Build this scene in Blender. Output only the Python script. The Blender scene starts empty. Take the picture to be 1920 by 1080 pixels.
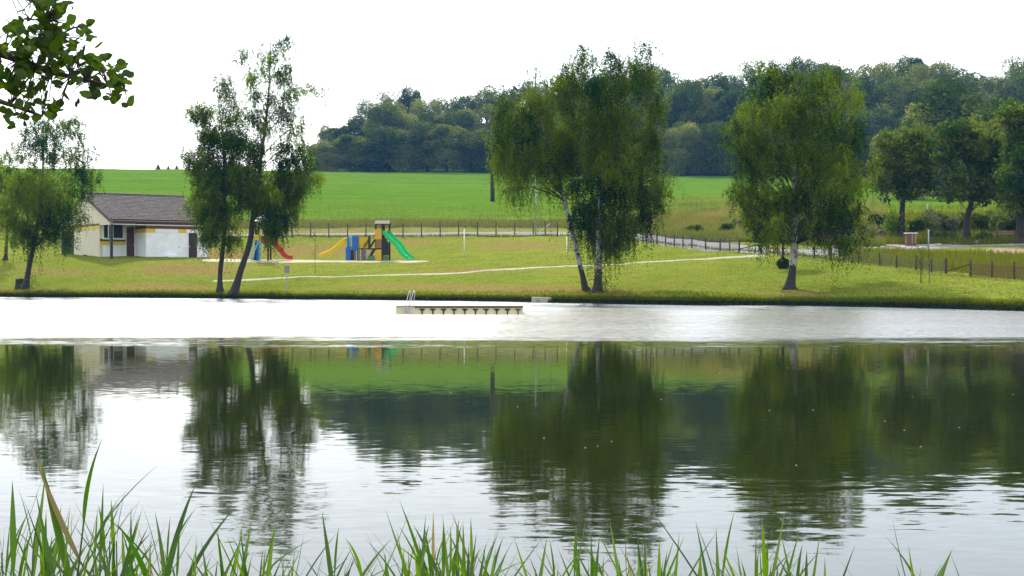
import bpy, math, random
import numpy as np
from mathutils import Vector, Matrix, Euler
from mathutils.bvhtree import BVHTree

rng = np.random.default_rng(7)
random.seed(7)
S = bpy.context.scene
COL = S.collection

# ------------------------------------------------------------------ camera, sky, sun, exposure
FPX, HOR, EYE = 2638.0, 515.0, 1.45          # focal length in photo pixels, horizon row, eye height over the water
cam_d = bpy.data.cameras.new('camera')
cam_d.sensor_width = 36.0
cam_d.lens = 36.0 * FPX / 1920.0
cam_d.clip_start, cam_d.clip_end = 0.05, 6000
cam = bpy.data.objects.new('camera', cam_d)
COL.objects.link(cam)
cam.location = (0, 0, EYE)
cam.rotation_euler = (math.radians(90) - math.atan(25.0 / FPX), 0, 0)
S.camera = cam

SUN_EL, SUN_AZ = math.radians(43), math.radians(-15)      # azimuth from +Y, negative = to the left
W = bpy.data.worlds.new('World')
S.world = W
W.use_nodes = True
wn = W.node_tree
bg = wn.nodes['Background']
sky = wn.nodes.new('ShaderNodeTexSky')
sky.sky_type = 'NISHITA'
sky.sun_disc = False
sky.sun_elevation = SUN_EL
sky.sun_rotation = SUN_AZ
sky.air_density = 1.0
sky.dust_density = 1.6
sky.ozone_density = 1.0
veil = wn.nodes.new('ShaderNodeMix')                    # thin even white veil of summer haze over the blue
veil.data_type = 'RGBA'
veil.clamp_result = False
veil.inputs[0].default_value = 0.55
wn.links.new(sky.outputs[0], veil.inputs[6])
veil.inputs[7].default_value = (10.5, 10.6, 10.8, 1)
wn.links.new(veil.outputs[2], bg.inputs[0])
bg.inputs[1].default_value = 0.13
sd = bpy.data.lights.new('sun', 'SUN')
sd.energy = 3.1
sd.angle = math.radians(0.55)
sd.color = (1.0, 0.95, 0.86)
sun = bpy.data.objects.new('sun', sd)
COL.objects.link(sun)
to_sun = Vector((math.sin(SUN_AZ) * math.cos(SUN_EL), math.cos(SUN_AZ) * math.cos(SUN_EL), math.sin(SUN_EL)))
sun.rotation_euler = (-to_sun).to_track_quat('-Z', 'Y').to_euler()
sun.location = to_sun * 60
S.view_settings.view_transform = 'Standard'
S.view_settings.look = 'None'
S.view_settings.gamma = 1
S.view_settings.use_curve_mapping = False
S.view_settings.exposure = 0.82
S.render.engine = 'CYCLES'
S.cycles.use_denoising = True
S.cycles.max_bounces = 8
S.cycles.diffuse_bounces = 4
S.cycles.glossy_bounces = 3
S.cycles.transmission_bounces = 4
S.cycles.transparent_max_bounces = 8
S.cycles.volume_bounces = 0
S.cycles.sample_clamp_indirect = 6
S.cycles.caustics_reflective = False

# ------------------------------------------------------------------ helpers: nodes and materials
def mat(name):
    m = bpy.data.materials.new(name)
    m.use_nodes = True
    t = m.node_tree
    t.nodes.clear()
    out = t.nodes.new('ShaderNodeOutputMaterial')
    return m, t, out

def N(t, kind, **kw):
    n = t.nodes.new(kind)
    for k, v in kw.items():
        if k.startswith('i_'):
            key = k[2:]
            n.inputs[int(key) if key.isdigit() else key].default_value = v
        else:
            setattr(n, k, v)
    return n

def L(t, a, b):
    t.links.new(a, b)

def c4(c):
    return (c[0], c[1], c[2], 1.0)

def mixc(t, fac, a, b):
    n = t.nodes.new('ShaderNodeMix')
    n.data_type = 'RGBA'
    for sock, v in ((n.inputs[0], fac), (n.inputs[6], a), (n.inputs[7], b)):
        if hasattr(v, 'is_linked'):
            t.links.new(v, sock)
        elif isinstance(v, tuple):
            sock.default_value = c4(v)
        else:
            sock.default_value = v
    return n.outputs[2]

def math_(t, op, a, b=0.0, c=0.0, clamp=False):
    n = t.nodes.new('ShaderNodeMath')
    n.operation = op
    n.use_clamp = clamp
    for sock, v in zip(n.inputs, (a, b, c)):
        if hasattr(v, 'is_linked'):
            t.links.new(v, sock)
        else:
            sock.default_value = v
    return n.outputs[0]

def mrange(t, v, a, b, lo=0.0, hi=1.0, smooth=True):
    n = t.nodes.new('ShaderNodeMapRange')
    if smooth:
        n.interpolation_type = 'SMOOTHSTEP'
    n.clamp = True
    if hasattr(v, 'is_linked'):
        t.links.new(v, n.inputs[0])
    n.inputs[1].default_value, n.inputs[2].default_value = a, b
    n.inputs[3].default_value, n.inputs[4].default_value = lo, hi
    return n.outputs[0]

def noise(t, vec, scale, detail=3.0, rough=0.55):
    n = t.nodes.new('ShaderNodeTexNoise')
    n.inputs['Scale'].default_value = scale
    n.inputs['Detail'].default_value = detail
    n.inputs['Roughness'].default_value = rough
    if vec is not None:
        t.links.new(vec, n.inputs['Vector'])
    return n

def plain(name, col, rough=0.6, metal=0.0, var=0.25, scale=3.0, bump=0.15, spec=0.4):
    """a surface of one base colour with soft blotches and fine relief"""
    m, t, out = mat(name)
    p = N(t, 'ShaderNodeBsdfPrincipled', i_Roughness=rough, i_Metallic=metal)
    p.inputs['Specular IOR Level'].default_value = spec
    tc = N(t, 'ShaderNodeTexCoord')
    a = noise(t, tc.outputs['Object'], scale, 4, 0.6)
    b = noise(t, tc.outputs['Object'], scale * 9, 3, 0.6)
    f = math_(t, 'ADD', math_(t, 'MULTIPLY', a.outputs[0], 0.65), math_(t, 'MULTIPLY', b.outputs[0], 0.35))
    f = mrange(t, f, 0.32, 0.68)
    lo = tuple(c * (1 - var) for c in col)
    hi = tuple(min(1, c * (1 + var * 0.6)) for c in col)
    L(t, mixc(t, f, lo, hi), p.inputs['Base Color'])
    if bump:
        bn = N(t, 'ShaderNodeBump')
        bn.inputs['Strength'].default_value = bump
        bn.inputs['Distance'].default_value = 0.02
        L(t, b.outputs[0], bn.inputs['Height'])
        L(t, bn.outputs[0], p.inputs['Normal'])
    L(t, p.outputs[0], out.inputs[0])
    return m

def leafmat(name, dark, light, trans=0.45, glow=(1.25, 1.15, 0.6), rand=0.0, gloss=0.0):
    """two-sided leaf: diffuse and translucent; colour by the leaf's own tint, and by the plant"""
    m, t, out = mat(name)
    at = N(t, 'ShaderNodeAttribute', attribute_name='tint')
    f = at.outputs['Fac']
    oi = N(t, 'ShaderNodeObjectInfo')
    if rand:
        f = math_(t, 'ADD', f, math_(t, 'MULTIPLY', math_(t, 'SUBTRACT', oi.outputs['Random'], 0.5), rand), clamp=True)
    col = mixc(t, f, dark, light)
    d = N(t, 'ShaderNodeBsdfDiffuse')
    L(t, col, d.inputs[0])
    tr = N(t, 'ShaderNodeBsdfTranslucent')
    mul = t.nodes.new('ShaderNodeMix')
    mul.data_type = 'RGBA'
    mul.blend_type = 'MULTIPLY'
    mul.inputs[0].default_value = 1.0
    L(t, col, mul.inputs[6])
    mul.inputs[7].default_value = c4(glow)
    mul.clamp_result = False
    L(t, mul.outputs[2], tr.inputs[0])
    ms = N(t, 'ShaderNodeMixShader')
    ms.inputs[0].default_value = trans
    L(t, d.outputs[0], ms.inputs[1])
    L(t, tr.outputs[0], ms.inputs[2])
    last = ms.outputs[0]
    if gloss:
        g = N(t, 'ShaderNodeBsdfGlossy', i_Roughness=0.38)
        m2 = N(t, 'ShaderNodeMixShader')
        m2.inputs[0].default_value = gloss
        L(t, last, m2.inputs[1])
        L(t, g.outputs[0], m2.inputs[2])
        last = m2.outputs[0]
    L(t, last, out.inputs[0])
    return m

# ------------------------------------------------------------------ helpers: meshes and objects
def np_mesh(name, V, F, mats, smooth=False, tint=None, midx=None):
    V = np.asarray(V, dtype=np.float32).reshape(-1, 3)
    me = bpy.data.meshes.new(name)
    me.vertices.add(len(V))
    me.vertices.foreach_set('co', V.ravel())
    if isinstance(F, np.ndarray):
        n, k = F.shape
        me.loops.add(n * k)
        me.loops.foreach_set('vertex_index', F.astype(np.int32).ravel())
        me.polygons.add(n)
        me.polygons.foreach_set('loop_start', np.arange(n, dtype=np.int32) * k)
    else:
        ls = np.array([len(f) for f in F], dtype=np.int32)
        me.loops.add(int(ls.sum()))
        me.loops.foreach_set('vertex_index', np.concatenate([np.asarray(f, dtype=np.int32) for f in F]))
        me.polygons.add(len(F))
        me.polygons.foreach_set('loop_start', np.concatenate([[0], np.cumsum(ls)[:-1]]).astype(np.int32))
    n = len(me.polygons)
    for m in (mats if isinstance(mats, (list, tuple)) else [mats]):
        me.materials.append(m)
    if midx is not None:
        me.polygons.foreach_set('material_index', np.asarray(midx, dtype=np.int32))
    me.update(calc_edges=True)
    me.validate()
    me.polygons.foreach_set('use_smooth', np.full(len(me.polygons), smooth))
    if tint is not None and len(tint) == len(me.polygons):
        at = me.attributes.new('tint', 'FLOAT', 'FACE')
        at.data.foreach_set('value', np.asarray(tint, dtype=np.float32))
    return me

def obj(name, data, parent=None, loc=None, rot=None, scale=None):
    o = bpy.data.objects.new(name, data)
    COL.objects.link(o)
    if parent is not None:
        o.parent = parent
    if loc is not None:
        o.location = loc
    if rot is not None:
        o.rotation_euler = rot
    if scale is not None:
        o.scale = scale
    return o

def tag(o, label, cat, group=None, kind=None):
    if label:
        o['label'] = label
    if cat:
        o['category'] = cat
    if group:
        o['group'] = group
    if kind:
        o['kind'] = kind
    return o

def thing(name, label, cat, loc=(0, 0, 0), rz=0.0, group=None):
    return tag(obj(name, None, None, loc, (0, 0, rz)), label, cat, group)

class MB:
    """collects boxes, bars, tubes and sheets into one mesh"""
    def __init__(self):
        self.v, self.f = [], []

    def add(self, V, F):
        b = len(self.v)
        self.v += [tuple(map(float, p)) for p in V]
        self.f += [[b + i for i in f] for f in F]
        return self

    def box(self, x0, x1, y0, y1, z0, z1):
        V = [(x0, y0, z0), (x1, y0, z0), (x1, y1, z0), (x0, y1, z0), (x0, y0, z1), (x1, y0, z1), (x1, y1, z1), (x0, y1, z1)]
        return self.add(V, [(0, 3, 2, 1), (4, 5, 6, 7), (0, 1, 5, 4), (1, 2, 6, 5), (2, 3, 7, 6), (3, 0, 4, 7)])

    def bar(self, a, b, w, h, up=(0, 0, 1)):
        a, b = Vector(a), Vector(b)
        d = (b - a).normalized()
        s = d.cross(Vector(up))
        if s.length < 1e-4:
            s = d.cross(Vector((1, 0, 0)))
        s.normalize()
        u = s.cross(d)
        V = []
        for p in (a, b):
            for i, j in ((-1, -1), (1, -1), (1, 1), (-1, 1)):
                V.append(p + s * (i * w / 2) + u * (j * h / 2))
        return self.add(V, [(0, 1, 2, 3), (7, 6, 5, 4), (0, 4, 5, 1), (1, 5, 6, 2), (2, 6, 7, 3), (3, 7, 4, 0)])

    def tube(self, pts, r, k=6, cap=True):
        V, F = tube(pts, r, k, cap)
        return self.add(V, F)

    def prism(self, poly, axis, a0, a1):
        """poly: (p, q) outline, extruded along axis ('x': p=y q=z, 'y': p=x q=z, 'z': p=x q=y)"""
        n = len(poly)
        V = []
        for a in (a0, a1):
            for p, q in poly:
                V.append({'x': (a, p, q), 'y': (p, a, q), 'z': (p, q, a)}[axis])
        F = [list(range(n))[::-1], list(range(n, 2 * n))]
        for i in range(n):
            j = (i + 1) % n
            F.append((i, j, n + j, n + i))
        return self.add(V, F)

    def mesh(self, name, m, smooth=False):
        return np_mesh(name, self.v, self.f, m, smooth)

    def build(self, name, m, parent=None, loc=None, rot=None, smooth=False, bevel=0.0):
        o = obj(name, self.mesh(name, m, smooth), parent, loc, rot)
        if bevel:
            b = o.modifiers.new('bevel', 'BEVEL')
            b.width, b.segments, b.limit_method = bevel, 2, 'ANGLE'
        return o

def tube(pts, r, k=6, cap=True):
    pts = [Vector(p) for p in pts]
    n = len(pts)
    rs = r if hasattr(r, '__len__') else [r] * n
    V, F = [], []
    u = None
    for i in range(n):
        d = (pts[min(i + 1, n - 1)] - pts[max(i - 1, 0)])
        if d.length < 1e-9:
            d = Vector((0, 0, 1))
        d.normalize()
        if u is None:
            u = d.cross(Vector((0.3, 0.9, 0.1)))
            if u.length < 1e-3:
                u = d.cross(Vector((1, 0, 0)))
        u = (u - d * u.dot(d)).normalized()
        w = d.cross(u)
        for j in range(k):
            a = 2 * math.pi * j / k
            V.append(pts[i] + (u * math.cos(a) + w * math.sin(a)) * rs[i])
    for i in range(n - 1):
        for j in range(k):
            j2 = (j + 1) % k
            F.append((i * k + j, i * k + j2, (i + 1) * k + j2, (i + 1) * k + j))
    if cap:
        F.append(list(range(k))[::-1])
        F.append(list(range((n - 1) * k, n * k)))
    return V, F

def smoothstep(a, b, x):
    t = np.clip((x - a) / (b - a), 0, 1)
    return t * t * (3 - 2 * t)

class VN:
    """small lattice value noise for shapes"""
    def __init__(self, seed):
        self.g = np.random.default_rng(seed).random((64, 64))

    def __call__(self, x, y):
        xi, yi = np.floor(x).astype(int), np.floor(y).astype(int)
        fx, fy = x - xi, y - yi
        fx, fy = fx * fx * (3 - 2 * fx), fy * fy * (3 - 2 * fy)
        g = self.g
        a, b = g[xi % 64, yi % 64], g[(xi + 1) % 64, yi % 64]
        c, d = g[xi % 64, (yi + 1) % 64], g[(xi + 1) % 64, (yi + 1) % 64]
        return (a * (1 - fx) + b * fx) * (1 - fy) + (c * (1 - fx) + d * fx) * fy

vn1, vn2, vn3 = VN(1), VN(2), VN(3)

# ------------------------------------------------------------------ terrain: far shore, lawn, embankment, field, hillside
# every control column: distance and photo row of shore edge, bank top, slope, plateau front, plateau back, fence, road far edge,
# wild grass, field start, field top, hill crest, far end
CTRL = {
    -700: [(100, None), (100.5, 0.32), (107, 521), (115, 487), (128, 468), (136, 448), (142, 440), (150, 430), (158, 416), (330, 312), (420, 330), (700, 360)],
    0:    [(91, None), (91.4, 0.33), (97.5, 521), (105, 488), (118, 470), (125, 450), (130, 441), (134, 430), (138, 418), (330, 315), (420, 345), (700, 380)],
    190:  [(88.5, None), (88.9, 0.33), (95.5, 523), (104, 486), (117, 470), (124, 448), (129, 440), (133, 428), (137, 417), (330, 317), (420, 345), (700, 380)],
    430:  [(85, None), (85.4, 0.33), (92.5, 524), (103, 489), (112, 480), (122, 446), (127, 438), (131, 424), (135, 415), (330, 319), (420, 340), (700, 370)],
    650:  [(81, None), (81.4, 0.33), (91.5, 518), (102.5, 491), (110, 485), (121, 445), (126, 437), (130, 422), (134, 415), (330, 322), (400, 312), (700, 330)],
    900:  [(76.5, None), (76.9, 0.33), (89.5, 510), (97.5, 494), (106, 477), (120, 443), (125, 435), (129, 422), (133, 415), (322, 324), (400, 285), (700, 290)],
    1110: [(71, None), (71.4, 0.34), (87.5, 498), (94, 485), (101, 477), (115, 446), (120, 437), (124, 425), (129, 412), (314, 327), (400, 268), (700, 260)],
    1300: [(67, None), (67.4, 0.34), (84.5, 489), (88.5, 480), (93, 472), (96.5, 464), (101, 454), (107, 440), (124, 397), (300, 330), (395, 255), (700, 250)],
    1480: [(66, None), (66.4, 0.34), (70.5, 540), (81, 497), (85, 483), (87, 479), (94, 463), (101, 447), (121, 396), (296, 331), (390, 250), (700, 245)],
    1700: [(61.7, None), (62.1, 0.34), (66.5, 537), (72, 513), (75, 508), (78, 503), (93, 471), (101, 452), (123, 400), (286, 335), (380, 245), (700, 240)],
    1920: [(56, None), (56.4, 0.34), (60.5, 549), (66, 531), (68.5, 526), (70.5, 522), (86, 478), (97, 453), (120, 396), (278, 340), (370, 245), (700, 240)],
    2620: [(48, None), (48.4, 0.34), (53, 555), (59, 540), (62, 532), (64, 528), (80, 485), (92, 455), (115, 392), (270, 340), (360, 245), (700, 240)],
}
cx = np.array(sorted(CTRL))
cD = np.array([[a for a, _ in CTRL[x]] for x in cx], dtype=float)
def _z(d, r):
    if r is None:
        return 0.0
    if r < 5:
        return r
    return EYE - (r - HOR) * d / FPX
cZ = np.array([[_z(a, r) for a, r in CTRL[x]] for x in cx], dtype=float)

def smooth_cols(A, px):
    """piecewise cosine-free cubic (Catmull-Rom style) interpolation of the control columns"""
    out = np.empty((len(px), A.shape[1]))
    for k in range(A.shape[1]):
        m = np.gradient(A[:, k], cx)
        i = np.clip(np.searchsorted(cx, px) - 1, 0, len(cx) - 2)
        h = cx[i + 1] - cx[i]
        t = (px - cx[i]) / h
        y0, y1, m0, m1 = A[i, k], A[i + 1, k], m[i] * h, m[i + 1] * h
        out[:, k] = (2*t**3 - 3*t**2 + 1) * y0 + (t**3 - 2*t**2 + t) * m0 + (-2*t**3 + 3*t**2) * y1 + (t**3 - t**2) * m1
    return out

NCOL = 300
px_cols = np.linspace(-700, 2620, NCOL)
Dk, Zk = smooth_cols(cD, px_cols), smooth_cols(cZ, px_cols)
SUB = [3, 12, 14, 8, 10, 6, 5, 8, 26, 12, 8]            # rows between features
rowsD, rowsZ, rowv = [], [], []
bed_d = np.linspace(0, 1, 6)[:-1]
for b in bed_d:                                         # pond floor
    rowsD.append(9 + (Dk[:, 0] - 9) * b); rowsZ.append(np.full(NCOL, -1.2 + 0.9 * b ** 4)); rowv.append(-1 + b)
K = Dk.shape[1]
for k in range(K - 1):
    for s in range(SUB[k]):
        t = s / SUB[k]
        rowsD.append(Dk[:, k] * (1 - t) + Dk[:, k + 1] * t)
        # monotone-ish smoothing of the profile
        if k >= 1:
            s0 = (Zk[:, k + 1] - Zk[:, k - 1]) / (Dk[:, k + 1] - Dk[:, k - 1])
            k2 = min(k + 2, K - 1)
            s1 = (Zk[:, k2] - Zk[:, k]) / (Dk[:, k2] - Dk[:, k])
            h = Dk[:, k + 1] - Dk[:, k]
            sl = (Zk[:, k + 1] - Zk[:, k]) / h
            s0 = np.clip(s0, -2 * np.abs(sl), 2 * np.abs(sl)); s1 = np.clip(s1, -2 * np.abs(sl), 2 * np.abs(sl))
            z = (2*t**3 - 3*t**2 + 1) * Zk[:, k] + (t**3 - 2*t**2 + t) * s0 * h + (-2*t**3 + 3*t**2) * Zk[:, k + 1] + (t**3 - t**2) * s1 * h
        else:
            z = Zk[:, k] * (1 - t) + Zk[:, k + 1] * t
        rowsZ.append(z); rowv.append(k + t)
rowsD.append(Dk[:, -1]); rowsZ.append(Zk[:, -1]); rowv.append(K - 1.0)
GD, GZ, rowv = np.array(rowsD), np.array(rowsZ), np.array(rowv)
U = (px_cols - 960) / FPX
GX = U[None, :] * GD
amp = (smoothstep(1.1, 2.0, rowv) * 0.16 + smoothstep(9.3, 10, rowv) * 1.2)[:, None]
GZ = GZ + amp * ((vn1(GX * 0.22, GD * 0.3) - 0.5) + 0.6 * (vn2(GX * 0.6, GD * 0.7) - 0.5)) * np.where((rowv > 2.9) & (rowv < 3.9), 0.45, 1.0)[:, None]
# the shoreline wanders a little
wob = (0.5 * (vn3(GX * 0.35, GX * 0 + 3.3) - 0.5) + 0.3 * (vn2(GX * 1.3, GX * 0 + 9.1) - 0.5))
GD = GD + wob * ((rowv > -0.3) & (rowv < 1.6))[:, None] * 1.0
NROW = len(rowv)
idx = np.arange(NROW * NCOL).reshape(NROW, NCOL)
quad = np.stack([idx[:-1, :-1], idx[:-1, 1:], idx[1:, 1:], idx[1:, :-1]], -1)     # rows x cols x 4
TV = np.stack([GX, GD, GZ], -1).reshape(-1, 3)
bvh = BVHTree.FromPolygons([tuple(p) for p in TV.tolist()], [tuple(q) for q in quad.reshape(-1, 4).tolist()])

def ground_px(px, row, top=True):
    """the point of the terrain that the photograph shows at (px, row)"""
    d = Vector(((px - 960) / FPX, 1, (HOR - row) / FPX)).normalized()
    hit = bvh.ray_cast(Vector((0, 0, EYE)), d)[0]
    return hit if hit is not None else Vector((0, 0, EYE)) + d * 300

def gz(x, y):
    h = bvh.ray_cast(Vector((x, y, 200)), Vector((0, 0, -1)))[0]
    return h.z if h is not None else 0.0

def at(px, row, D):
    """the point at distance D behind the photo pixel"""
    return Vector(((px - 960) / FPX * D, D, EYE - (row - HOR) / FPX * D))

# ---- ground materials
def ground_mat(name, greens, dry, dry_amt, soil=None, bump=0.6, streak=(1, 1, 1), fine=14.0, lines=False):
    m, t, out = mat(name)
    geo = N(t, 'ShaderNodeNewGeometry')
    mp = N(t, 'ShaderNodeMapping')
    mp.inputs['Scale'].default_value = streak
    L(t, geo.outputs['Position'], mp.inputs[0])
    v = mp.outputs[0]
    big = noise(t, v, 0.10, 4, 0.6)
    mid = noise(t, v, 0.7, 5, 0.65)
    fin = noise(t, v, fine * 0.35, 6, 0.7)
    fin2 = noise(t, v, fine, 3, 0.7)
    col = mixc(t, mrange(t, big.outputs[0], 0.35, 0.65), greens[0], greens[1])
    col = mixc(t, mrange(t, mid.outputs[0], 0.42, 0.7, 0, 0.75), col, greens[2])
    if lines:                                         # drill lines and patches of thinner crop
        m3 = N(t, 'ShaderNodeMapping'); m3.inputs['Scale'].default_value = (0.012, 0.33, 0.2)
        m3.inputs['Rotation'].default_value = (0, 0, 0.06)
        L(t, geo.outputs['Position'], m3.inputs[0])
        ln_ = noise(t, m3.outputs[0], 1.0, 4, 0.7)
        col = mixc(t, mrange(t, ln_.outputs[0], 0.52, 0.68, 0, 0.6), col, (0.045, 0.105, 0.006))
        col = mixc(t, mrange(t, ln_.outputs[0], 0.46, 0.30, 0, 0.5), col, (0.125, 0.185, 0.012))
    at_ = N(t, 'ShaderNodeAttribute', attribute_name='dry')
    dmask = math_(t, 'ADD', at_.outputs['Fac'], math_(t, 'MULTIPLY', math_(t, 'SUBTRACT', mid.outputs[0], 0.5), 0.9))
    dmask = math_(t, 'ADD', dmask, math_(t, 'MULTIPLY', math_(t, 'SUBTRACT', fin.outputs[0], 0.5), 0.7))
    col = mixc(t, mrange(t, dmask, 0.22, 0.80, 0, dry_amt), col, dry)
    if soil:
        at2 = N(t, 'ShaderNodeAttribute', attribute_name='soil')
        sm = math_(t, 'ADD', at2.outputs['Fac'], math_(t, 'MULTIPLY', math_(t, 'SUBTRACT', fin.outputs[0], 0.5), 0.8))
        col = mixc(t, mrange(t, sm, 0.35, 0.75), col, soil)
    # blades seen as fine dark and light specks
    sp = mrange(t, fin2.outputs[0], 0.3, 0.7, 0.66, 1.3, smooth=False)
    sp2 = mrange(t, fin.outputs[0], 0.3, 0.7, 0.68, 1.3, smooth=False)
    vm = t.nodes.new('ShaderNodeVectorMath'); vm.operation = 'SCALE'
    L(t, col, vm.inputs[0]); L(t, math_(t, 'MULTIPLY', sp, sp2), vm.inputs['Scale'])
    p = N(t, 'ShaderNodeBsdfPrincipled', i_Roughness=0.95)
    p.inputs['Specular IOR Level'].default_value = 0.0
    L(t, vm.outputs[0], p.inputs['Base Color'])
    bn = N(t, 'ShaderNodeBump')
    bn.inputs['Strength'].default_value = bump
    bn.inputs['Distance'].default_value = 0.12
    L(t, math_(t, 'ADD', fin.outputs[0], math_(t, 'MULTIPLY', fin2.outputs[0], 0.4)), bn.inputs['Height'])
    L(t, bn.outputs[0], p.inputs['Normal'])
    L(t, p.outputs[0], out.inputs[0])
    return m

M = {}
M['lawn'] = ground_mat('lawn', [(0.148, 0.182, 0.024), (0.182, 0.200, 0.032), (0.110, 0.156, 0.018)], (0.205, 0.155, 0.050), 0.95, soil=(0.030, 0.026, 0.016))
M['verge'] = ground_mat('verge', [(0.15, 0.18, 0.03), (0.23, 0.21, 0.06), (0.13, 0.17, 0.025)], (0.30, 0.24, 0.10), 0.8, soil=(0.33, 0.26, 0.17))
M['field'] = ground_mat('field', [(0.080, 0.158, 0.013), (0.096, 0.172, 0.016), (0.058, 0.130, 0.010)], (0.20, 0.22, 0.05), 0.8, bump=0.9, streak=(0.14, 0.8, 1), fine=6.0, lines=True)
M['hill'] = ground_mat('hillside', [(0.035, 0.06, 0.015), (0.045, 0.07, 0.02), (0.03, 0.05, 0.012)], (0.06, 0.06, 0.02), 0.3)

def ell(x0, r0, rx, ry, px, row, p=2.0):
    return np.clip(1.25 - np.sqrt(((px - x0) / rx) ** 2 + ((row - r0) / ry) ** 2), 0, 1)

PXV = 960 + FPX * TV[:, 0] / TV[:, 1]
ROWV = HOR - FPX * (TV[:, 2] - EYE) / TV[:, 1]
rv = np.repeat(rowv, NCOL)
dry = np.zeros(len(TV))
for e in ((1010, 548, 190, 14, .95), (820, 537, 200, 9, .6), (300, 540, 110, 10, .75), (60, 545, 80, 8, .4), (1130, 552, 120, 12, .7), (360, 505, 120, 14, .6),
          (600, 470, 170, 14, .62), (980, 460, 160, 12, .55), (880, 507, 130, 8, .5), (1490, 551, 110, 8, .6), (1250, 535, 60, 8, .4), (110, 510, 100, 8, .45),
          (420, 478, 60, 12, .8), (760, 455, 100, 10, .5)):
    dry = np.maximum(dry, ell(e[0], e[1], e[2], e[3], PXV, ROWV) * e[4])
dry = dry * 1.2 + smoothstep(1200, 400, PXV) * 0.20
soil = np.where((rv >= -1) & (rv < 0.75), 1.0, 0.0)
soil = np.maximum(soil, np.where((rv > 5.4) & (rv < 7.6), 1, 0) * np.maximum(ell(1690, 462, 90, 9, PXV, ROWV), ell(1890, 470, 70, 9, PXV, ROWV)))
dryv = np.where(rv > 6.6, smoothstep(1150, 1250, PXV) * smoothstep(1680, 1580, PXV) * 0.5 + 0.22, dry)

def ground_piece(name, v0, v1, m, label=None):
    r0 = int(np.searchsorted(rowv, v0 - 1e-6)); r1 = int(np.searchsorted(rowv, v1 - 1e-6))
    q = quad[r0:r1].reshape(-1, 4)
    used = idx[r0:r1 + 1].ravel()
    V = TV[used]
    me = np_mesh(name, V, q - used[0], m, smooth=True)
    for an, arr in (('dry', dryv), ('soil', soil)):
        a = me.attributes.new(an, 'FLOAT', 'POINT')
        a.data.foreach_set('value', arr[used].astype(np.float32))
    o = obj(name, me)
    o['kind'] = 'structure'
    return o

ground_piece('lawn', -2, 5.0, M['lawn'])
ground_piece('verge', 5.0, 8.0, M['verge'])
fo = ground_piece('field', 8.0, 9.0, M['field'])
fa = np.array([0.0] * len(fo.data.vertices), dtype=np.float32)
fy = np.array([v.co.y for v in fo.data.vertices]); fx = np.array([v.co.x for v in fo.data.vertices])
fs = np.interp(960 + FPX * fx / fy, px_cols, Dk[:, 8])
fa[:] = np.clip(1 - (fy - fs) / 9.0, 0, 1) * 0.9
fo.data.attributes['dry'].data.foreach_set('value', fa)
ground_piece('hillside', 9.0, 11.0, M['hill'])

# near bank under the camera
nx, ny = np.linspace(-60, 60, 121), np.concatenate([np.linspace(-60, 0, 16), np.linspace(0.4, 7.0, 34), [9.0]])
XX, YY = np.meshgrid(nx, ny)
edge = 4.6 + 0.5 * (vn1(XX * 0.5, XX * 0 + 1.7) - 0.5)
ZZ = np.where(YY < edge, 0.30 - 0.28 * smoothstep(1.5, 1.0, edge - YY) * 1.0, -0.25 * (YY - edge) - 0.0) + 0.05 * (vn2(XX * 1.5, YY * 1.5) - 0.5)
ii = np.arange(XX.size).reshape(XX.shape)
q = np.stack([ii[:-1, :-1], ii[:-1, 1:], ii[1:, 1:], ii[1:, :-1]], -1).reshape(-1, 4)
nb = obj('near_bank', np_mesh('near_bank', np.stack([XX, YY, ZZ], -1).reshape(-1, 3), q, M['verge'], smooth=True))
nb['kind'] = 'structure'

# ---- water: one sheet; calm near, ruffled by wind on the far half
m, t, out = mat('pond_water')
geo = N(t, 'ShaderNodeNewGeometry')
sep = N(t, 'ShaderNodeSeparateXYZ')
L(t, geo.outputs['Position'], sep.inputs[0])
mp = N(t, 'ShaderNodeMapping'); mp.inputs['Scale'].default_value = (0.32, 1, 1)
L(t, geo.outputs['Position'], mp.inputs[0])
P_ = mp.outputs[0]
mpb = N(t, 'ShaderNodeMapping'); mpb.inputs['Scale'].default_value = (0.16, 1, 1)
L(t, geo.outputs['Position'], mpb.inputs[0])
edge_n = noise(t, mpb.outputs[0], 0.55, 3, 0.6)
edge_f = noise(t, P_, 5.0, 3, 0.8)
ypos = math_(t, 'ADD', sep.outputs['Y'], math_(t, 'MULTIPLY', math_(t, 'SUBTRACT', edge_n.outputs[0], 0.5), 11.0))
ypos = math_(t, 'ADD', ypos, math_(t, 'MULTIPLY', math_(t, 'SUBTRACT', edge_f.outputs[0], 0.5), 11.0))
wind = mrange(t, ypos, 27.4, 34.0)
patch = noise(t, mpb.outputs[0], 0.8, 3, 0.6)
nearr = mrange(t, sep.outputs['Y'], 13.5, 8.0)                        # ripples grow towards the near shore
calm = math_(t, 'MULTIPLY', math_(t, 'ADD', nearr, 0.14), mrange(t, patch.outputs[0], 0.35, 0.62, 0.25, 1.0))
w1 = noise(t, P_, 13.0, 3, 0.55)
w2 = noise(t, P_, 16.0, 2, 0.5)
def centred(n, s):
    a = t.nodes.new('ShaderNodeVectorMath'); a.operation = 'SUBTRACT'
    L(t, n.outputs['Color'], a.inputs[0]); a.inputs[1].default_value = (0.5, 0.5, 0.5)
    b = t.nodes.new('ShaderNodeVectorMath'); b.operation = 'SCALE'
    L(t, a.outputs[0], b.inputs[0])
    if hasattr(s, 'is_linked'):
        L(t, s, b.inputs['Scale'])
    else:
        b.inputs['Scale'].default_value = s
    return b.outputs[0]
def vadd(a, b):
    n = t.nodes.new('ShaderNodeVectorMath'); n.operation = 'ADD'
    L(t, a, n.inputs[0]); L(t, b, n.inputs[1])
    return n.outputs[0]
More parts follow.
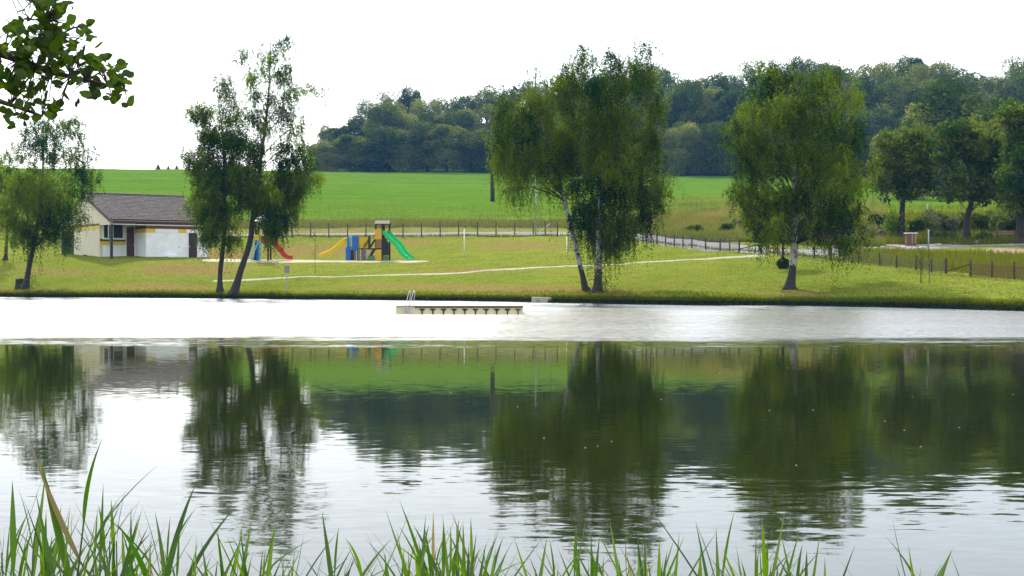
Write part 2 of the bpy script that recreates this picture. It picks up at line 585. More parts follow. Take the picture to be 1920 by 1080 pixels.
windv = math_(t, 'MULTIPLY', wind, mrange(t, noise(t, mpb.outputs[0], 0.22, 3, 0.6).outputs[0], .34, .62, .45, 1.1))
s1 = math_(t, 'ADD', math_(t, 'MULTIPLY', calm, 0.064), math_(t, 'MULTIPLY', windv, 0.62))
s2 = math_(t, 'ADD', 0.022, math_(t, 'MULTIPLY', windv, 0.62))
slope = vadd(centred(w1, s1), centred(w2, s2))
fl = t.nodes.new('ShaderNodeVectorMath'); fl.operation = 'MULTIPLY'
L(t, slope, fl.inputs[0]); fl.inputs[1].default_value = (0.6, 1, 0)
nrm = t.nodes.new('ShaderNodeVectorMath'); nrm.operation = 'ADD'
L(t, fl.outputs[0], nrm.inputs[0]); nrm.inputs[1].default_value = (0, 0, 1)
nn = t.nodes.new('ShaderNodeVectorMath'); nn.operation = 'NORMALIZE'
L(t, nrm.outputs[0], nn.inputs[0])
fr = N(t, 'ShaderNodeFresnel'); fr.inputs[0].default_value = 1.333
L(t, nn.outputs[0], fr.inputs[1])
df = N(t, 'ShaderNodeBsdfDiffuse'); df.inputs[0].default_value = (0.014, 0.019, 0.004, 1)
gl = N(t, 'ShaderNodeBsdfGlossy'); gl.inputs['Color'].default_value = (1, 1, 1, 1)
L(t, mrange(t, wind, 0, 1, 0.03, 0.22), gl.inputs['Roughness'])
L(t, nn.outputs[0], gl.inputs['Normal'])
ms = N(t, 'ShaderNodeMixShader')
L(t, fr.outputs[0], ms.inputs[0]); L(t, df.outputs[0], ms.inputs[1]); L(t, gl.outputs[0], ms.inputs[2])
L(t, ms.outputs[0], out.inputs[0])
M['water'] = m
wx = np.linspace(-110, 110, 23); wy = np.linspace(3.0, 112, 24)
XX, YY = np.meshgrid(wx, wy); ii = np.arange(XX.size).reshape(XX.shape)
q = np.stack([ii[:-1, :-1], ii[:-1, 1:], ii[1:, 1:], ii[1:, :-1]], -1).reshape(-1, 4)
wo = obj('pond_water', np_mesh('pond_water', np.stack([XX, YY, XX * 0], -1).reshape(-1, 3), q, M['water'], smooth=True))
wo['kind'] = 'structure'

# ------------------------------------------------------------------ paths, road, sand
def ribbon(name, pts_px, widths, m, lift=0.03, n=80, across=7, jag=0.08, kind='structure'):
    P = [ground_px(a, b) for a, b in pts_px]
    k = len(P)
    s = np.linspace(0, k - 1, n)
    X = np.interp(s, range(k), [p.x for p in P]); Y = np.interp(s, range(k), [p.y for p in P])
    ker = np.ones(5) / 5
    for _ in range(2):
        X[2:-2] = np.convolve(X, ker, 'valid'); Y[2:-2] = np.convolve(Y, ker, 'valid')
    Wd = np.interp(s, range(k), widths)
    tx, ty = np.gradient(X), np.gradient(Y)
    ln = np.hypot(tx, ty); nxv, nyv = -ty / ln, tx / ln
    V = []
    for i in range(n):
        for j in range(across):
            f = (j / (across - 1) - 0.5)
            w = Wd[i] * f + (rng.normal() * jag if j in (0, across - 1) else 0)
            x, y = X[i] + nxv[i] * w, Y[i] + nyv[i] * w
            V.append((x, y, gz(x, y) + (lift if 0 < j < across - 1 else -0.02)))
    ii = np.arange(n * across).reshape(n, across)
    q = np.stack([ii[:-1, :-1], ii[1:, :-1], ii[1:, 1:], ii[:-1, 1:]], -1).reshape(-1, 4)
    o = obj(name, np_mesh(name, V, q, m, smooth=True))
    o['kind'] = kind
    return o

M['path'] = plain('pale_gravel_path', (0.30, 0.28, 0.19), 0.95, var=0.25, scale=1.2)
M['road'] = plain('grey_road', (0.17, 0.165, 0.165), 0.9, var=0.2, scale=0.5)
M['gravel'] = plain('gravel', (0.23, 0.22, 0.20), 0.95, var=0.3, scale=0.8, bump=0.5)
M['sand'] = plain('playground_sand', (0.36, 0.31, 0.21), 0.95, var=0.2, scale=0.8)
ribbon('footpath', [(400, 527), (520, 522), (700, 517), (880, 511), (950, 505), (1000, 502), (1090, 499), (1250, 490), (1350, 484), (1428, 479)],
       [.7, .8, .8, .8, 1.2, 1.2, .8, .9, 1.0, 1.4], M['path'], n=160)
ribbon('road', [(380, 442), (480, 441), (560, 440), (800, 439), (1000, 438), (1140, 440), (1215, 445), (1270, 453), (1335, 461), (1420, 470), (1500, 473), (1580, 471), (1660, 466)],
       [2.6, 2.6, 2.6, 2.6, 2.6, 3, 3.4, 3.6, 4, 4.6, 4.6, 4, 3.5], M['road'], n=200)
ribbon('gravel_track', [(1690, 466), (1760, 461), (1830, 459), (1900, 457), (2000, 455)], [4, 5, 4.5, 4, 4], M['gravel'], lift=0.045)
ribbon('sand_area', [(380, 488), (420, 488), (520, 488.5), (640, 489), (740, 490), (780, 491), (805, 491)], [1.5, 4, 4.4, 4.4, 3.6, 2.4, 1.0], M['sand'], jag=0.2)

# ------------------------------------------------------------------ trees
M['birch_leaf'] = leafmat('birch_leaf', (0.012, 0.046, 0.010), (0.165, 0.222, 0.013), 0.52, glow=(1.2, 1.3, .5))
M['oak_leaf'] = leafmat('oak_leaf', (0.036, 0.080, 0.020), (0.17, 0.205, 0.038), 0.44, glow=(1.15, 1.2, .6))
M['forest_leaf'] = leafmat('forest_leaf', (0.034, 0.068, 0.014), (0.25, 0.275, 0.062), 0.42, glow=(1.2, 1.15, .7), rand=0.8)
M['bush_leaf'] = leafmat('bush_leaf', (0.045, 0.095, 0.025), (0.16, 0.22, 0.055), 0.45, rand=0.5)
M['pale_bush'] = leafmat('pale_bush_leaf', (0.06, 0.09, 0.04), (0.25, 0.26, 0.17), 0.35)
M['dark_bush'] = leafmat('dark_bush_leaf', (0.020, 0.040, 0.018), (0.050, 0.080, 0.036), 0.3)
M['lime_leaf'] = leafmat('lime_leaf', (0.10, 0.17, 0.02), (0.19, 0.26, 0.04), 0.5)
M['bark'] = plain('dark_bark', (0.045, 0.038, 0.030), 0.95, var=0.5, scale=6, bump=0.8)

def birch_bark(name, dark_to, white):
    m, t, out = mat(name)
    tc = N(t, 'ShaderNodeTexCoord')
    mp = N(t, 'ShaderNodeMapping'); mp.inputs['Scale'].default_value = (1, 1, 1)
    L(t, tc.outputs['Object'], mp.inputs[0])
    sp = N(t, 'ShaderNodeSeparateXYZ'); L(t, tc.outputs['Object'], sp.inputs[0])
    blot = noise(t, mp.outputs[0], 3.2, 4, 0.65)
    mp2 = N(t, 'ShaderNodeMapping'); mp2.inputs['Scale'].default_value = (2.5, 2.5, 14)
    L(t, tc.outputs['Object'], mp2.inputs[0])
    line = noise(t, mp2.outputs[0], 2.0, 3, 0.6)
    low = mrange(t, sp.outputs['Z'], dark_to * 0.3, dark_to, 0.30, 0.0)
    f = math_(t, 'ADD', blot.outputs[0], low)
    f = math_(t, 'ADD', f, math_(t, 'MULTIPLY', math_(t, 'SUBTRACT', line.outputs[0], 0.5), 0.5))
    msk = mrange(t, f, 0.50, 0.62)
    col = mixc(t, msk, white, (0.030, 0.026, 0.022))
    p = N(t, 'ShaderNodeBsdfPrincipled', i_Roughness=0.85)
    L(t, col, p.inputs['Base Color'])
    bn = N(t, 'ShaderNodeBump'); bn.inputs['Strength'].default_value = 0.7; bn.inputs['Distance'].default_value = 0.03
    L(t, f, bn.inputs['Height']); L(t, bn.outputs[0], p.inputs['Normal'])
    L(t, p.outputs[0], out.inputs[0])
    return m
M['birch_white'] = birch_bark('white_birch_bark', 1.6, (0.42, 0.40, 0.37))
M['birch_dark'] = birch_bark('brown_silhouette_birch_bark', 7.0, (0.16, 0.145, 0.12))  # dark brownish bark; left trunk's backlit silhouette is put into this colour

def leaf_quads(P, size, g, flat=0.0, aspect=0.62):
    """diamond leaves with random orientation at the points P"""
    n = len(P)
    nm = g.normal(size=(n, 3)); nm[:, 2] += flat * np.sign(nm[:, 2] + 1e-6)
    nm /= np.linalg.norm(nm, axis=1)[:, None]
    r = g.normal(size=(n, 3))
    a = np.cross(nm, r); a /= np.linalg.norm(a, axis=1)[:, None]
    b = np.cross(nm, a)
    s = (size * g.uniform(0.65, 1.35, n))[:, None]
    a, b = a * s * 0.5, b * s * 0.5 * aspect
    V = np.stack([P + a, P + b + a * 0.15, P - a, P - b + a * 0.15], 1).reshape(-1, 3)
    F = np.arange(4 * n).reshape(n, 4)
    return V, F

def trunk_point(tr, z):
    for i in range(len(tr) - 1):
        if tr[i].z <= z <= tr[i + 1].z:
            f = (z - tr[i].z) / (tr[i + 1].z - tr[i].z)
            return tr[i].lerp(tr[i + 1], f), i + f
    return (tr[-1].copy(), len(tr) - 1.0) if z > tr[-1].z else (tr[0].copy(), 0.0)

def smooth_line(pts, n):
    """Catmull-Rom through points"""
    pts = [Vector(p) for p in pts]
    out = []
    k = len(pts) - 1
    for i in range(n):
        s = i / (n - 1) * k
        j = min(int(s), k - 1); f = s - j
        p0, p1, p2, p3 = pts[max(j - 1, 0)], pts[j], pts[j + 1], pts[min(j + 2, k)]
        out.append(0.5 * ((2 * p1) + (p2 - p0) * f + (2 * p0 - 5 * p1 + 4 * p2 - p3) * f * f + (3 * p1 - p0 - 3 * p2 + p3) * f ** 3))
    return out

def make_tree(name, label, cat, base_px, trunk_px, clumps, nleaf, leaf, leaf_m, bark_m, r0=0.17, droop=1.0, seed=1, depth=0.75,
              group=None, start_limb=0.25, limbs_to=9, bias=0.0, lean_depth=0.0, twig_m=None, basebush=None):
    g = np.random.default_rng(seed)
    base = ground_px(*base_px)
    D = base.y
    t_ = thing(name, label, cat, base, 0, group)
    def loc(px, row, dy=0.0):
        p = at(px, row, D + dy)
        return p - base
    tr = [loc(a, b) for a, b in trunk_px]
    tr[0] = Vector((0, 0, -0.15))
    for i, p in enumerate(tr):
        p.y += lean_depth * i / len(tr) + (g.normal() * 0.12 if i > 1 else 0)
    line = smooth_line(tr, 26)
    H = line[-1].z
    rs = []
    for p in line:
        f = max(0.0, p.z) / H
        flare = 1 + 0.9 * math.exp(-max(0.0, p.z) / 0.22)
        rs.append(max(0.018, r0 * (1 - f * 0.93) * flare))
    V, F = tube(line, rs, 9)
    V = [v + Vector((g.normal(), g.normal(), 0)) * 0.012 for v in V]
    tk = MB(); tk.add(V, F)
    # root toes
    for k in range(4):
        a = g.uniform(0, 6.28)
        tk.tube([(math.cos(a) * r0 * .6, math.sin(a) * r0 * .6, 0.22), (math.cos(a) * r0 * 1.5, math.sin(a) * r0 * 1.5, 0.06), (math.cos(a) * r0 * 2.4, math.sin(a) * r0 * 2.4, -0.08)], [r0 * .4, r0 * .3, r0 * .12], 6)
    tk.build('trunk', bark_m, t_, smooth=True)
    sc = D / FPX
    xs = [c[0] for c in clumps]
    cxm = (min(xs) + max(xs)) / 2
    half = (max(xs) - min(xs)) / 2 * sc + 0.3
    wts = np.array([c[2] * c[3] * (c[4] if len(c) > 4 else 1.0) for c in clumps])
    cnt = (wts / wts.sum() * nleaf).astype(int)
    allP, allT = [], []
    limb = MB(); tw = MB()
    for ci, c in enumerate(clumps):
        nd = cnt[ci]
        rx, rz = c[2] * sc, c[3] * sc
        ry = 0.5 * (rx + rz)
        dxn = (c[0] - cxm) * sc / half
        room = depth * half * math.sqrt(max(0.06, 1 - min(0.95, dxn * dxn)))
        # the clump's leaves are spread over two or three sub-masses at different depths
        subs = max(1, int(round(2.2 * (c[4] if len(c) > 4 else 1.0) * room / max(ry, .4) * 0.7)))
        subs = min(subs, 5)
        tint0 = g.uniform(0.0, 0.85) + bias
        for sidx in range(subs):
            dy = g.uniform(-room, room) if subs > 1 or g.random() < .8 else 0.0
            cc = loc(c[0] + g.normal() * c[2] * .33, c[1] + g.normal() * c[3] * .3, dy)
            n = max(6, nd // subs)
            ls = g.uniform(16, 28) if droop > 0.3 else 6
            nst = max(2, int(n / ls))
            nm = max(3, int(nst / 7))                     # sprays: strands hang together in small tufts
            d = g.normal(size=(nm, 3)); d /= np.linalg.norm(d, axis=1)[:, None]
            C = np.array(cc) + d * (g.random(nm) ** 0.45)[:, None] * np.array([rx, ry, rz]) * 1.05
            pick = g.integers(0, nm, nst)
            A = C[pick] + g.normal(size=(nst, 3)) * np.array([.17, .17, .14])
            mt = g.normal(size=nm) * .26
            ml = g.uniform(.5, 1.35, nm)
            A[:, 2] += 0.25 * droop * 0.5
            Ln = g.uniform(0.25, 1.15, nst) ** 1.3 * droop * 1.25 * (1 + 1.1 * (g.random(nst) < .10)) * ml[pick] * .85
            k = int(ls)
            tpos = (np.arange(k) + g.random((nst, k))) / k
            horiz = g.normal(size=(nst, 1, 2)) * 0.22
            P = np.repeat(A[:, None, :], k, 1)
            P[:, :, 2] -= tpos * Ln[:, None]
            P[:, :, :2] += horiz * (1 - (1 - tpos[:, :, None]) ** 2) * np.clip(1.2 - droop * .4, .3, 1.2)
            P += g.normal(size=P.shape) * (0.045 + 0.10 * max(0, 1 - droop))
            allP.append(P.reshape(-1, 3))
            tt = np.clip(tint0 + g.normal() * .10 + mt[pick][:, None] + g.normal(size=(nst, k)) * 0.15, 0, 1)
            allT.append(tt.ravel())
            # limb from the trunk to the mass
            hd = math.hypot(cc.x - trunk_point(line, cc.z)[0].x, cc.y)
            p0, f0 = trunk_point(line, max(start_limb * H, min(cc.z - 0.8 * hd, H * 0.97)))
            rb = max(0.012, min(0.036, rs[min(int(f0), 25)] * 0.36))
            mid = p0.lerp(cc, 0.55) + Vector((g.normal() * .12, g.normal() * .12, 0.18 * hd))
            ln_ = smooth_line([p0, mid, cc + Vector((0, 0, .15))], 7)
            limb.tube(ln_, [rb * (1 - .8 * i / 6) for i in range(7)], 5)
            for _ in range(limbs_to):
                j = g.integers(0, nst)
                e = Vector(A[j]); s_ = ln_[g.integers(3, 7)]
                m2 = s_.lerp(e, .6) + Vector((0, 0, .12))
                ends = [s_, m2, e]
                if droop > .5:
                    ends.append(e + Vector((horiz[j, 0, 0], horiz[j, 0, 1], -float(Ln[j]))))
                tw.tube(ends, [rb * .35] + [0.007] * (len(ends) - 2) + [0.003], 3, cap=False)
    P = np.concatenate(allP); T = np.concatenate(allT)
    keep = P[:, 2] > 0.25
    P, T = P[keep], T[keep]
    V, F = leaf_quads(P, leaf, g)
    limb.add(tw.v, tw.f)
    limb.build('limbs', twig_m or M['bark'], t_, smooth=True)
    obj('crown', np_mesh('crown', V, F, leaf_m, tint=T), t_)
    if basebush:
        n = basebush[0]
        Pb = g.normal(size=(n, 3)) * np.array([.28, .28, .34]) + np.array([basebush[1], -.15, .45])
        Pb = Pb[Pb[:, 2] > 0.02]
        V, F = leaf_quads(Pb, leaf, g)
        obj('foliage', np_mesh('foliage', V, F, leaf_m, tint=g.uniform(0, .6, len(Pb))), t_)
    return t_

make_tree('birch_tree', 'birch with slanting dark trunk beside a stump, left of the bathing house', 'tree', (46, 541),
          [(46, 541), (55, 500), (66, 445), (76, 380), (80, 310), (83, 245)],
          [(92, 235, 42, 20, .7), (140, 245, 22, 22, .9), (60, 275, 42, 36, .45), (112, 285, 42, 36, .5), (165, 285, 18, 22, .35), (30, 300, 24, 26, .35),
           (40, 350, 38, 44, .8), (95, 345, 50, 44, .9), (150, 340, 28, 36, .65), (18, 400, 24, 36, .7), (60, 415, 38, 36, .9), (110, 405, 38, 40, .9),
           (148, 395, 16, 32, .45), (30, 440, 20, 20, .7), (75, 450, 28, 18, .6), (118, 432, 18, 22, .5)],
          90000, 0.092, M['birch_leaf'], M['birch_dark'], r0=0.19, droop=1.0, seed=11, basebush=(260, .55))
make_tree('birch_tree', 'slim tree standing behind the slanting birch at the left edge', 'tree', (10, 488),
          [(10, 488), (13, 450), (15, 400), (8, 340), (4, 300)],
          [(0, 395, 26, 32, .5), (-16, 345, 28, 34, .5), (10, 330, 20, 30, .4), (-30, 400, 25, 30, .5), (-5, 300, 20, 20, .3), (20, 425, 14, 16, .4)],
          10000, 0.13, M['birch_leaf'], M['bark'], r0=0.13, droop=.8, seed=12)
make_tree('birch_tree', 'dense birch with upright trunk beside the house, left of the twin pair', 'tree', (412, 547),
          [(412, 547), (414, 500), (420, 430), (424, 340), (418, 260), (408, 180)],
          [(405, 172, 22, 20, .5), (385, 212, 28, 22, .8), (430, 212, 24, 26, .75), (368, 258, 26, 20, .65), (415, 262, 32, 28, .85), (450, 270, 18, 28, .8), (380, 308, 28, 28, .9),
           (430, 320, 34, 32, 1), (395, 352, 34, 28, 1), (385, 395, 24, 28, 1), (420, 402, 34, 32, 1.1), (395, 438, 28, 22, .9), (433, 446, 16, 18, .7), (355, 293, 12, 16, .6)],
          92000, 0.09, M['birch_leaf'], M['birch_dark'], r0=0.16, droop=.9, seed=13)
make_tree('birch_tree', 'tall birch with leaning dark trunk and a thin see-through top', 'tree', (437, 551),
          [(437, 551), (452, 505), (468, 455), (476, 400), (487, 325), (497, 260), (503, 190), (506, 130), (508, 80)],
          [(510, 80, 28, 22, .22), (500, 108, 44, 18, .26), (455, 105, 18, 18, .26), (545, 125, 24, 18, .26), (505, 140, 30, 18, .42), (470, 150, 18, 18, .5), (588, 165, 18, 12, .34),
           (560, 170, 16, 18, .32), (545, 190, 18, 22, .42), (500, 180, 24, 16, .5), (470, 215, 18, 22, .42), (530, 218, 24, 26, .45), (500, 238, 18, 18, .5), (562, 245, 16, 28, .4),
           (480, 285, 28, 28, .7), (530, 285, 28, 28, .6), (572, 298, 22, 22, .8), (470, 330, 32, 32, 1), (530, 330, 38, 32, 1), (570, 338, 20, 22, .9), (495, 368, 32, 28, 1),
           (540, 378, 26, 30, 1), (525, 412, 18, 26, 1.1), (512, 432, 13, 18, 1), (505, 398, 18, 22, .8), (462, 368, 18, 26, .8)],
          98000, 0.09, M['birch_leaf'], M['birch_dark'], r0=0.21, droop=1.0, seed=14, start_limb=.3)
make_tree('birch_tree', 'birch leaning left with a slender white trunk, left half of the central pair', 'tree', (1100, 546),
          [(1100, 546), (1087, 495), (1074, 442), (1061, 388), (1050, 345), (1035, 290), (1020, 240), (1006, 170), (1002, 120)],
          [(1000, 125, 18, 28, .10), (945, 170, 22, 10, .08), (960, 198, 28, 22, .7), (1010, 190, 34, 28, .8), (1060, 188, 30, 28, .9), (1045, 150, 26, 20, .6), (945, 240, 28, 32, .8), (1000, 245, 38, 34, 1),
           (1050, 250, 38, 38, 1.1), (927, 285, 16, 28, .55), (962, 298, 34, 32, .9), (1010, 305, 38, 34, .9), (1060, 310, 38, 38, 1), (975, 340, 22, 26, .5), (1030, 345, 22, 22, .5),
           (957, 365, 10, 16, .28), (1000, 362, 9, 18, .3), (1078, 355, 22, 22, .7)],
          72000, 0.088, M['birch_leaf'], M['birch_white'], r0=0.15, droop=1.45, seed=15, start_limb=.4, bias=.22)
make_tree('birch_tree', 'broad dark birch hanging low, right half of the central pair', 'tree', (1119, 548),
          [(1119, 548), (1122, 505), (1123, 440), (1126, 380), (1131, 300), (1139, 200), (1145, 120)],
          [(1090, 93, 24, 16, .30), (1078, 142, 24, 22, .8), (1100, 120, 30, 20, .5), (1150, 115, 28, 22, .6), (1200, 98, 24, 18, .45), (1195, 130, 28, 24, .6), (1120, 165, 38, 32, 1), (1180, 170, 38, 32, 1),
           (1215, 190, 22, 28, .9), (1105, 220, 34, 32, 1), (1165, 230, 46, 38, 1.1), (1222, 245, 20, 32, .9), (1110, 285, 34, 36, 1.1), (1165, 300, 46, 40, 1.2), (1225, 298, 20, 32, .9),
           (1120, 345, 38, 36, 1.1), (1180, 355, 42, 36, 1.2), (1228, 345, 22, 26, .9), (1238, 370, 12, 22, .8), (1100, 398, 28, 28, 1), (1150, 405, 36, 32, 1.1),
           (1205, 392, 22, 28, .9), (1110, 440, 28, 22, 1), (1155, 445, 28, 22, 1.1), (1185, 425, 16, 20, .8), (1142, 464, 30, 16, 1)],
          120000, 0.09, M['birch_leaf'], M['birch_white'], r0=0.20, droop=1.2, seed=16, basebush=(420, .28), start_limb=.18)
make_tree('birch_tree', 'full rounded birch standing alone with white trunk dark at its foot', 'tree', (1480, 542),
          [(1480, 542), (1486, 505), (1490, 470), (1490, 400), (1488, 300), (1490, 200), (1495, 125)],
          [(1460, 130, 38, 18, .7), (1440, 165, 34, 28, .9), (1500, 165, 38, 32, 1), (1560, 152, 38, 26, .8), (1538, 112, 28, 12, .15), (1592, 185, 22, 28, .8), (1410, 208, 32, 22, .8),
           (1388, 240, 26, 20, .9), (1455, 225, 42, 36, 1.1), (1520, 230, 42, 38, 1.1), (1578, 240, 36, 36, 1), (1412, 268, 32, 28, .9), (1598, 265, 18, 28, .8), (1440, 300, 42, 36, 1.2),
           (1510, 305, 46, 40, 1.2), (1570, 310, 36, 36, 1.1), (1397, 332, 26, 26, .8), (1388, 365, 22, 22, .8), (1430, 365, 42, 36, 1.1), (1500, 372, 46, 36, 1.2), (1570, 368, 36, 36, 1.1),
           (1610, 348, 24, 22, .8), (1632, 322, 13, 16, .5), (1400, 395, 22, 20, .7), (1440, 415, 32, 28, 1), (1500, 420, 28, 22, .6), (1560, 425, 36, 32, 1), (1603, 405, 22, 28, .9),
           (1430, 444, 22, 16, .8), (1478, 434, 16, 16, .3), (1545, 452, 13, 10, .7), (1580, 450, 18, 18, .8), (1613, 432, 11, 18, .6)],
          128000, 0.09, M['birch_leaf'], M['birch_white'], r0=0.20, droop=1.15, seed=17, start_limb=.2)
make_tree('ornamental_tree', 'small dark clipped tree standing behind the solitary birch', 'tree', (1468, 503),
          [(1468, 503), (1468, 480), (1468, 455), (1468, 430)],
          [(1468, 440, 18, 14, 1), (1458, 425, 14, 14, 1), (1478, 425, 14, 14, 1), (1468, 412, 14, 12, 1)],
          9000, 0.10, M['dark_bush'], M['bark'], r0=0.12, droop=.15, seed=18, depth=.9, start_limb=.5)
OAK = dict(leaf=0.24, leaf_m=M['oak_leaf'], bark_m=M['bark'], droop=0.12, depth=.8)
make_tree('broadleaf_tree', 'rounded tree with straight trunk by the hedge, behind the wooden cabinet', 'tree', (1690, 445),
          [(1690, 445), (1690, 410), (1694, 360), (1696, 290)],
          [(1665, 265, 24, 18), (1702, 270, 34, 24), (1738, 298, 24, 26), (1662, 300, 24, 26), (1697, 318, 38, 34), (1735, 340, 26, 26), (1670, 348, 24, 22), (1710, 362, 28, 20), (1652, 325, 14, 20, .8)],
          15000, seed=21, r0=.30, **OAK)
make_tree('broadleaf_tree', 'spreading tree with crooked dark trunk at the right, between cabinet and bench', 'tree', (1812, 449),
          [(1812, 449), (1813, 410), (1820, 372), (1816, 310), (1812, 260)],
          [(1800, 250, 34, 22), (1840, 265, 30, 24), (1790, 288, 28, 28), (1830, 300, 38, 32), (1870, 298, 28, 28), (1895, 332, 20, 22), (1800, 336, 28, 26), (1850, 342, 36, 26), (1883, 362, 22, 20), (1786, 362, 16, 14, .7), (1832, 372, 16, 12, .6)],
          18000, seed=22, r0=.26, **OAK)
make_tree('broadleaf_tree', 'big dark tree cut by the right edge behind the bench', 'tree', (1913, 457),
          [(1913, 457), (1913, 400), (1922, 340), (1930, 270)],
          [(1903, 218, 28, 18), (1930, 230, 38, 34), (1895, 262, 22, 22), (1930, 300, 38, 36), (1910, 348, 24, 26), (1940, 365, 38, 28), (1902, 385, 18, 16), (1965, 255, 38, 44), (1970, 340, 38, 44)],
          21000, seed=23, r0=.30, **OAK)
make_tree('young_tree', 'young lime green tree with thin stem in front of the hedge', 'tree', (1674, 444),
          [(1674, 444), (1674, 430), (1675, 415), (1675, 402)],
          [(1675, 408, 9, 8), (1668, 420, 8, 8), (1682, 420, 8, 8), (1675, 430, 10, 5), (1675, 416, 9, 9)],
          1600, seed=24, r0=.05, leaf=.16, leaf_m=M['lime_leaf'], bark_m=M['bark'], droop=.3, limbs_to=3)

# thin saplings
def sapling(label, px, base_row, top_row, n=2, seed=1, leaves=120, w=6):
    g = np.random.default_rng(seed)
    b = ground_px(px, base_row)
    t_ = thing('sapling', label, 'sapling', b)
    sc = b.y / FPX
    H = (base_row - top_row) * sc
    mb = MB(); P = []
    for i in range(n):
        x = (i - (n - 1) / 2) * .08
        mb.tube([(x, 0, -.05), (x + g.normal() * .03, 0, H * .5), (x + g.normal() * .06, 0, H)], [.018, .013, .005], 5)
        for k in range(14):
            z = g.uniform(.3, .98) * H
            a = g.uniform(0, 6.28); ln = g.uniform(.15, .45) * w / 6
            e = (x + math.cos(a) * ln, math.sin(a) * ln, z + ln * 1.3)
            mb.tube([(x, 0, z), e], [.008, .003], 3, cap=False)
            for q in range(leaves // 14 // n + 1):
                f = g.random()
                P.append((x + (e[0] - x) * f, e[1] * f, z + (e[2] - z) * f))
    mb.build('stem', M['bark'], t_)
    V, F = leaf_quads(np.array(P) + g.normal(size=(len(P), 3)) * .04, .06, g)
    obj('crown', np_mesh('crown', V, F, M['birch_leaf'], tint=g.uniform(0, 1, len(P))), t_)
sapling('thin bare sapling on the lawn in front of the yellow slide', 591, 512, 432, 1, 31, 90)
sapling('bushy twiggy sapling on the lawn, left of the two at the right', 1727, 531, 468, 2, 32, 110)
sapling('single slim sapling on the lawn, right of the two at the right', 1742, 532, 465, 1, 33, 60, 4)

# ---- bushes along the gravel track and in the rough grass
def bush(name, label, px, row, rx, ry, m, seed, n=1500, leaf=.16, D=None, group=None):
    g = np.random.default_rng(seed)
    b = ground_px(px, row + ry * .8)
    if D:
        b = at(px, row, D); b.z = gz(b.x, b.y)
    sc = b.y / FPX
    t_ = thing(name, label, 'bush', b, 0, group)
    A, B = rx * sc, ry * sc * 1.9
    P, T = [], []
    for k in range(12):
        c = np.array([g.uniform(-.75, .75) * A, g.uniform(-.6, .6) * A, g.uniform(.2, .75) * B])
        r = g.uniform(.30, .5) * min(A, B)
        d = g.normal(size=(n // 12, 3)); d /= np.linalg.norm(d, axis=1)[:, None]
        P.append(c + d * r * g.uniform(.75, 1.1, (n // 12, 1))); T.append(np.clip(g.uniform(.1, .8) + g.normal(size=n // 12) * .2, 0, 1))
    P, T = np.concatenate(P), np.concatenate(T)
    k = P[:, 2] > 0.0
    P, T = P[k], T[k]
    V, F = leaf_quads(P, leaf, g)
    obj('foliage', np_mesh('foliage', V, F, m, tint=T), t_)
    mb = MB()
    for k in range(7):
        a = g.uniform(0, 6.28)
        mb.tube([(0.05 * math.cos(a), .05 * math.sin(a), -.05), (A * .3 * math.cos(a), A * .3 * math.sin(a), B * .35), (A * .6 * math.cos(a), A * .6 * math.sin(a), B * .7)], [.03, .02, .008], 4)
    mb.build('stems', M['bark'], t_)
    return t_
HG = 'hedge bushes beside the gravel track'
HL = ['green hedge bush next to the straight trunked tree, leftmost of the hedge', 'pale flowering hedge bush second from the left, behind the grey metal post', 'pale flowering hedge bush third from the left of the hedge',
      'green hedge bush just left of the crooked trunk', 'green hedge bush just right of the crooked trunk', 'tall green hedge bush midway between crooked trunk and bench', 'dark hedge bush right behind the bench',
      'dark hedge bush beside the trunk at the right edge', 'green hedge bush cut off by the right edge']
bush('bush', 'dark purplish round bush between the solitary birch and the lime green tree', 1648, 418, 18, 14, M['dark_bush'], 41, 2200)
bush('bush', 'pale flowering bush low beside the dark purplish bush', 1640, 438, 22, 9, M['pale_bush'], 42)
for k, (x, r, a, b_, mm) in enumerate([(1716, 424, 18, 16, 'bush_leaf'), (1745, 417, 22, 16, 'pale_bush'), (1772, 424, 20, 16, 'pale_bush'), (1795, 418, 18, 14, 'bush_leaf'), (1838, 420, 18, 16, 'bush_leaf'),
                                       (1862, 416, 22, 16, 'bush_leaf'), (1890, 422, 22, 18, 'bush_leaf'), (1925, 420, 26, 20, 'dark_bush'), (1960, 425, 26, 20, 'bush_leaf')]):
    bush('hedge_bush', HL[k], x, r - 2, a * 1.3, b_ * 1.15, M[mm], 50 + k, 2600, .17, group=HG)
bush('bush', 'low green bush at the foot of the hedge, left of the crooked trunk', 1770, 442, 26, 8, M['bush_leaf'], 62)
bush('bush', 'low green bush at the foot of the hedge, right of the crooked trunk', 1845, 445, 18, 8, M['bush_leaf'], 63)
bush('bush', 'dark brambly bush in the rough grass behind the road bend', 1302, 431, 22, 7, M['bush_leaf'], 64)
bush('bush', 'upright green bush beside the left crown edge of the solitary birch', 1362, 430, 14, 10, M['bush_leaf'], 65)
bush('bush', 'whitish flowering bush half hidden by the solitary birch', 1388, 418, 14, 9, M['pale_bush'], 66)

b = ground_px(1468, 503)
g = np.random.default_rng(19)
bb_ = thing('ball_bush', 'small round dark bush at the foot of the clipped tree behind the solitary birch', 'bush', b)
Pb = g.normal(size=(2200, 3)); Pb /= np.linalg.norm(Pb, axis=1)[:, None]
Pb = Pb * (g.random((2200, 1)) ** .4) * np.array([.40, .38, .34]) + np.array([0, -.1, .27])
V, F = leaf_quads(Pb, .07, g)
obj('foliage', np_mesh('foliage', V, F, M['dark_bush'], tint=g.random(2200)), bb_)
MB().tube([(0, -.1, -.1), (0, -.1, .4)], [.04, .02], 6).build('stem', M['bark'], bb_)

